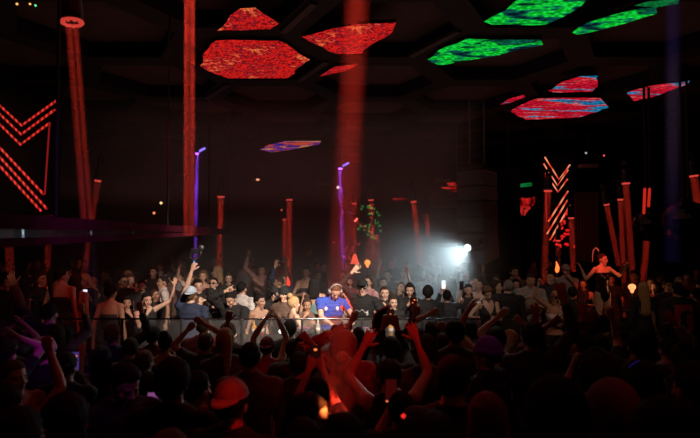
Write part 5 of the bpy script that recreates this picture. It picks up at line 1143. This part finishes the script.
# ------------------------------------------------------------------ the rest of the crowd, one by one
FILL_POSES = [('down','down'), ('raise','down'), ('down','raise'), ('raise','raise'), ('phone','phone'), ('phone_up','down'), ('fist','down'), ('clap','clap'), ('down','point'), ('drink','down'), ('down','raise_wide'), ('chest','down')]
POSE_WORDS = {('down','down'): '', ('raise','down'): 'one hand up', ('down','raise'): 'one hand up', ('raise','raise'): 'both hands up', ('phone','phone'): 'hands held forward', ('phone_up','down'): 'one arm forward', ('fist','down'): 'fist up',
              ('clap','clap'): 'hands clapping', ('down','point'): 'finger up', ('drink','down'): 'arm bent', ('down','raise_wide'): 'arm out', ('chest','down'): 'hand on chest'}
USED = set()
def relation(px, py, d, skip=0):
    q = sorted(PEOPLE[:n_named], key=lambda t: (t[1]-px)**2+((t[2]-py)*1.6)**2+((t[3]-d)*6)**2)
    q = [t for t in q if t[4].startswith('the')][skip]
    dx = px-q[1]
    if abs(dx) > 9: return ('just right of ' if dx > 0 else 'just left of ')+q[4], q
    return (('behind ' if d > q[3] else 'in front of ')+q[4]), q
def hides(px, py, d):
    for q in PEOPLE[:n_named]:
        if q[3] > d+.1 and d > 5:
            w = 52/d+46/q[3]
            if abs(px-q[1]) < w*1.25 and py < q[2]+(120 if d < 7 else 250)/q[3]: return True
            if q[4] == 'the dancer' and abs(px-q[1]) < 30 and d > 7: return True
    return False
def filler(px, py, d, yaw, rs):
    if hides(px, py, d): return
    sex = rs.choice('mmf'); far = d > 7
    pose = rs.choice(FILL_POSES[:1]*3+FILL_POSES) if not far else (rs.choice(FILL_POSES[:1]*5+FILL_POSES) if d < 10 else rs.choice(FILL_POSES[:1]*6+[('phone_up','down'),('drink','down'),('chest','down'),('raise','down')]))
    if not far and 130 < px < 480: pose = rs.choice([('down','down'), ('down','down'), ('chest','down'), ('drink','down')])
    hair = rs.choice(['short','short','curly','buzz','quiff','short','afro']) if sex == 'm' else rs.choice(['long','wavy','bun','pony','bob'])
    if hair == 'afro' and rs.random() < .6: hair = 'short'
    hcol = rs.choice(['black','black','dark brown','dark brown','brown','blonde' if sex == 'f' else 'black'])
    top = rs.choice(['tee','tee','long','hoodie']) if sex == 'm' else rs.choice(['tank','tee','long','strapless'])
    tc = rs.choice(['black','black','black','charcoal','dark grey','navy','dark red','brown','olive']+(['white','light grey','pink','beige'] if far and 130 < px < 460 else []))
    hw = {'short': 'short %s hair', 'curly': 'curly %s hair', 'buzz': 'cropped %s hair', 'quiff': 'swept-up %s hair', 'afro': '%s afro', 'long': 'long %s hair', 'wavy': 'wavy %s hair', 'bun': '%s hair in a bun', 'pony': '%s ponytail', 'bob': '%s bob'}[hair] % hcol
    w2 = {'tee': 't-shirt', 'long': 'long-sleeved top', 'hoodie': 'hoodie', 'tank': 'tank top', 'strapless': 'strapless top'}[top]
    for skip in range(5):
        rel, q = relation(px, py, d, skip)
        pw = POSE_WORDS[pose]
        lab = ('%s, ' % hw)+('%s %s' % (tc, w2))+((', '+pw) if pw else '')+', '+rel
        lab = 'person with '+lab if len(('person with '+lab).split()) <= 16 else 'person, '+lab
        if len(lab.split()) > 16: lab = 'person, %s, %s, %s' % (hw, pw if pw else tc+' '+w2, rel)
        if len(lab.split()) > 16: lab = 'person, %s, %s' % (hw, rel)
        if lab not in USED and len(lab.split()) <= 16: break
    if lab in USED: return
    USED.add(lab)
    lod = 2 if far or d > 4 else 1
    person('filler', lab, px, py, d, yaw, sex=sex, hair=hair, hcol=hcol, top=top, topcol=tc, skin=rs.choice([0,1,1,2,2]), Rarm=pose[0], Larm=pose[1], share=(sex, top, pose, lod), lod=lod)
def zone(d0, d1, step, yawf, xlim, gap, seed, hr=(1.62,1.82), sparse=1.0):
    rs = random.Random(seed); d = d0
    while d <= d1:
        half = .645*d+.15; x = -half+rs.uniform(0, gap)
        while x < half:
            dd = d+rs.uniform(-.12, .12); X = x+rs.uniform(-.08, .08)
            if xlim(X, dd) and all((X-a)**2+(dd-b)**2 > .19 for a, b in SPOTS) and rs.random() < sparse:
                H = rs.uniform(*hr); z = floor_at(dd)+H
                px = 350+X/dd*F_PX; v = (z-CAM_Z)/dd; py = HORIZ-v*F_PX
                filler(px, py, dd, yawf(X, rs), rs)
            x += gap*rs.uniform(.9, 1.25)
        d += step
zone(1.95, 4.7, .52, lambda x, r: 180+r.uniform(-22, 22), lambda x, d: True, .60, 3, (1.58, 1.74))
zone(5.2, 6.9, .46, lambda x, r: 180+r.uniform(-25, 25), lambda x, d: True, .56, 5, (1.60, 1.76))
zone(7.7, 9.6, .55, lambda x, r: r.uniform(-60, 60)+(math.degrees(math.atan2(-x, 6))*.6), lambda x, d: (x < -2.6 or x > 1.9) and not (2.2 < x < 3.2 and d < 8.2), .55, 7, (1.58, 1.80))
zone(9.9, 11.7, .6, lambda x, r: r.uniform(-70, 70), lambda x, d: abs(x-4.75) > .75, .62, 9, (1.60, 1.80))
zone(12.9, 14.6, .8, lambda x, r: r.uniform(-60, 60), lambda x, d: x < 5.5, .85, 13, (1.58, 1.74))
print('PEOPLE', len(PEOPLE), 'named', n_named)

# ------------------------------------------------------------------ light
w = bpy.data.worlds.new('world'); scene.world = w; w.use_nodes = True; w.node_tree.nodes['Background'].inputs['Color'].default_value = (.0006, .0004, .0004, 1)
def light(kind, loc, tgt, energy, col, size=.2, cone=40, blend=.5, size_y=None, spread=None):
    ld = bpy.data.lights.new('stage_'+kind.lower(), kind); ld.energy = energy; ld.color = col
    if kind == 'SPOT': ld.spot_size = R(cone); ld.spot_blend = blend; ld.shadow_soft_size = size
    elif kind == 'AREA':
        ld.size = size
        if size_y: ld.shape = 'RECTANGLE'; ld.size_y = size_y
        if spread: ld.spread = R(spread)
    else: ld.shadow_soft_size = size
    lo = bpy.data.objects.new('lamp', ld); COL.objects.link(lo); lo.location = loc
    lo.rotation_euler = (Vector(tgt)-Vector(loc)).to_track_quat('-Z', 'Y').to_euler(); return lo
WARM = (1, .80, .66)
PURE = (1, .010, .010)
light('SPOT', (1.1, 3.5, 5.0), (-1.7, 8.6, 1.35), 2300, WARM, .15, 32, .7)
light('SPOT', (1.5, 3.5, 5.0), (.0, 8.5, 1.35), 2200, WARM, .15, 26, .7)
light('SPOT', (1.6, 4.2, 5.2), (1.1, 10.2, 1.3), 420, (1,.88,.82), .2, 32, .8)
light('SPOT', (4.2, 4.0, 5.2), (3.4, 9.8, 1.3), 150, (1,.58,.40), .25, 38, .9)
light('SPOT', (-4.6, 4.0, 5.2), (-4.2, 9.3, 1.3), 110, (1,.48,.38), .25, 36, .9)
# red washes over the front crowd
light('SPOT', (1.7, 1.1, 4.6), (.15, 3.9, 1.95), 130, PURE, .1, 18, .8)
light('SPOT', (.6, 5.2, 5.2), (-.7, 2.6, 1.7), 40, PURE, .1, 44, .8)
light('SPOT', (.22, 2.30, 1.98), (-.135, 2.55, 1.635), 95, (1,.26,.07), .015, 9, .5)
light('SPOT', (.12, 2.28, 2.75), (-.50, 2.5, 1.74), 24, (1,.010,.006), .05, 20, .6)
light('SPOT', (-.7, 2.3, 2.9), (-1.3, 3.1, 1.62), 5, (.55,.05,.75), .05, 18, .8)
light('SPOT', (-.1, 3.6, 2.7), (.5, 2.72, 1.62), 10, PURE, .05, 24, .7)
light('SPOT', (2.2, 1.7, 3.6), (1.15, 2.4, 1.65), 9, (1,.05,.03), .05, 26, .8)
light('SPOT', (1.2, 2.4, 4.6), (1.05, 4.0, 1.65), 9, (.6,.03,.9), .05, 12, .8)
light('SPOT', (-2.2, 4.3, 2.12), (-3.36, 5.4, 2.08), 260, (1,.16,.05), .05, 16, .7)
light('SPOT', (-.3, 2.4, 4.6), (-2.35, 4.4, 2.45), 150, (.5,.03,.9), .2, 24, .8)
light('SPOT', (-1.6, 5.5, 4.6), (-3.2, 8.0, 2.45), 130, (1,.03,.03), .2, 40, .8)
light('SPOT', (4.1, 8.5, 3.5), (4.85, 10.2, 1.98), 280, (1,.07,.03), .08, 24, .7)
light('SPOT', (1.3, 8.8, 4.9), (.7, 6.0, 1.3), 110, (1,.85,.75), .15, 44, .8)
light('SPOT', (-1.8, 8.8, 4.9), (-1.6, 6.0, 1.3), 110, (1,.78,.62), .15, 44, .8)
light('AREA', (0, 9, 5.2), (0, 9, 0), 16, (1,.50,.42), 9, size_y=8)
light('AREA', (0, 4, 5.2), (0, 4, 0), 12, (1,.04,.035), 8, size_y=5)
light('AREA', (0, 10, 3.2), (0, 10, 6), 22, (1,.40,.33), 12, size_y=10)  # added uplight with no fixture, stands in for bounce on the ceiling

vs = scene.view_settings; scene.display_settings.display_device = 'sRGB'
vs.view_transform = 'Standard'; vs.look = 'None'; vs.gamma = 1; vs.use_curve_mapping = False; vs.exposure = 0
cy = scene.cycles
cy.use_denoising = True; cy.max_bounces = 5; cy.volume_bounces = 0; cy.transparent_max_bounces = 12; cy.sample_clamp_indirect = 3; cy.caustics_reflective = False; cy.caustics_refractive = False
cy.use_adaptive_sampling = False
for m_ in bpy.data.materials:
    if m_.use_nodes and 'Principled BSDF' in m_.node_tree.nodes: m_.cycles.emission_sampling = 'NONE'
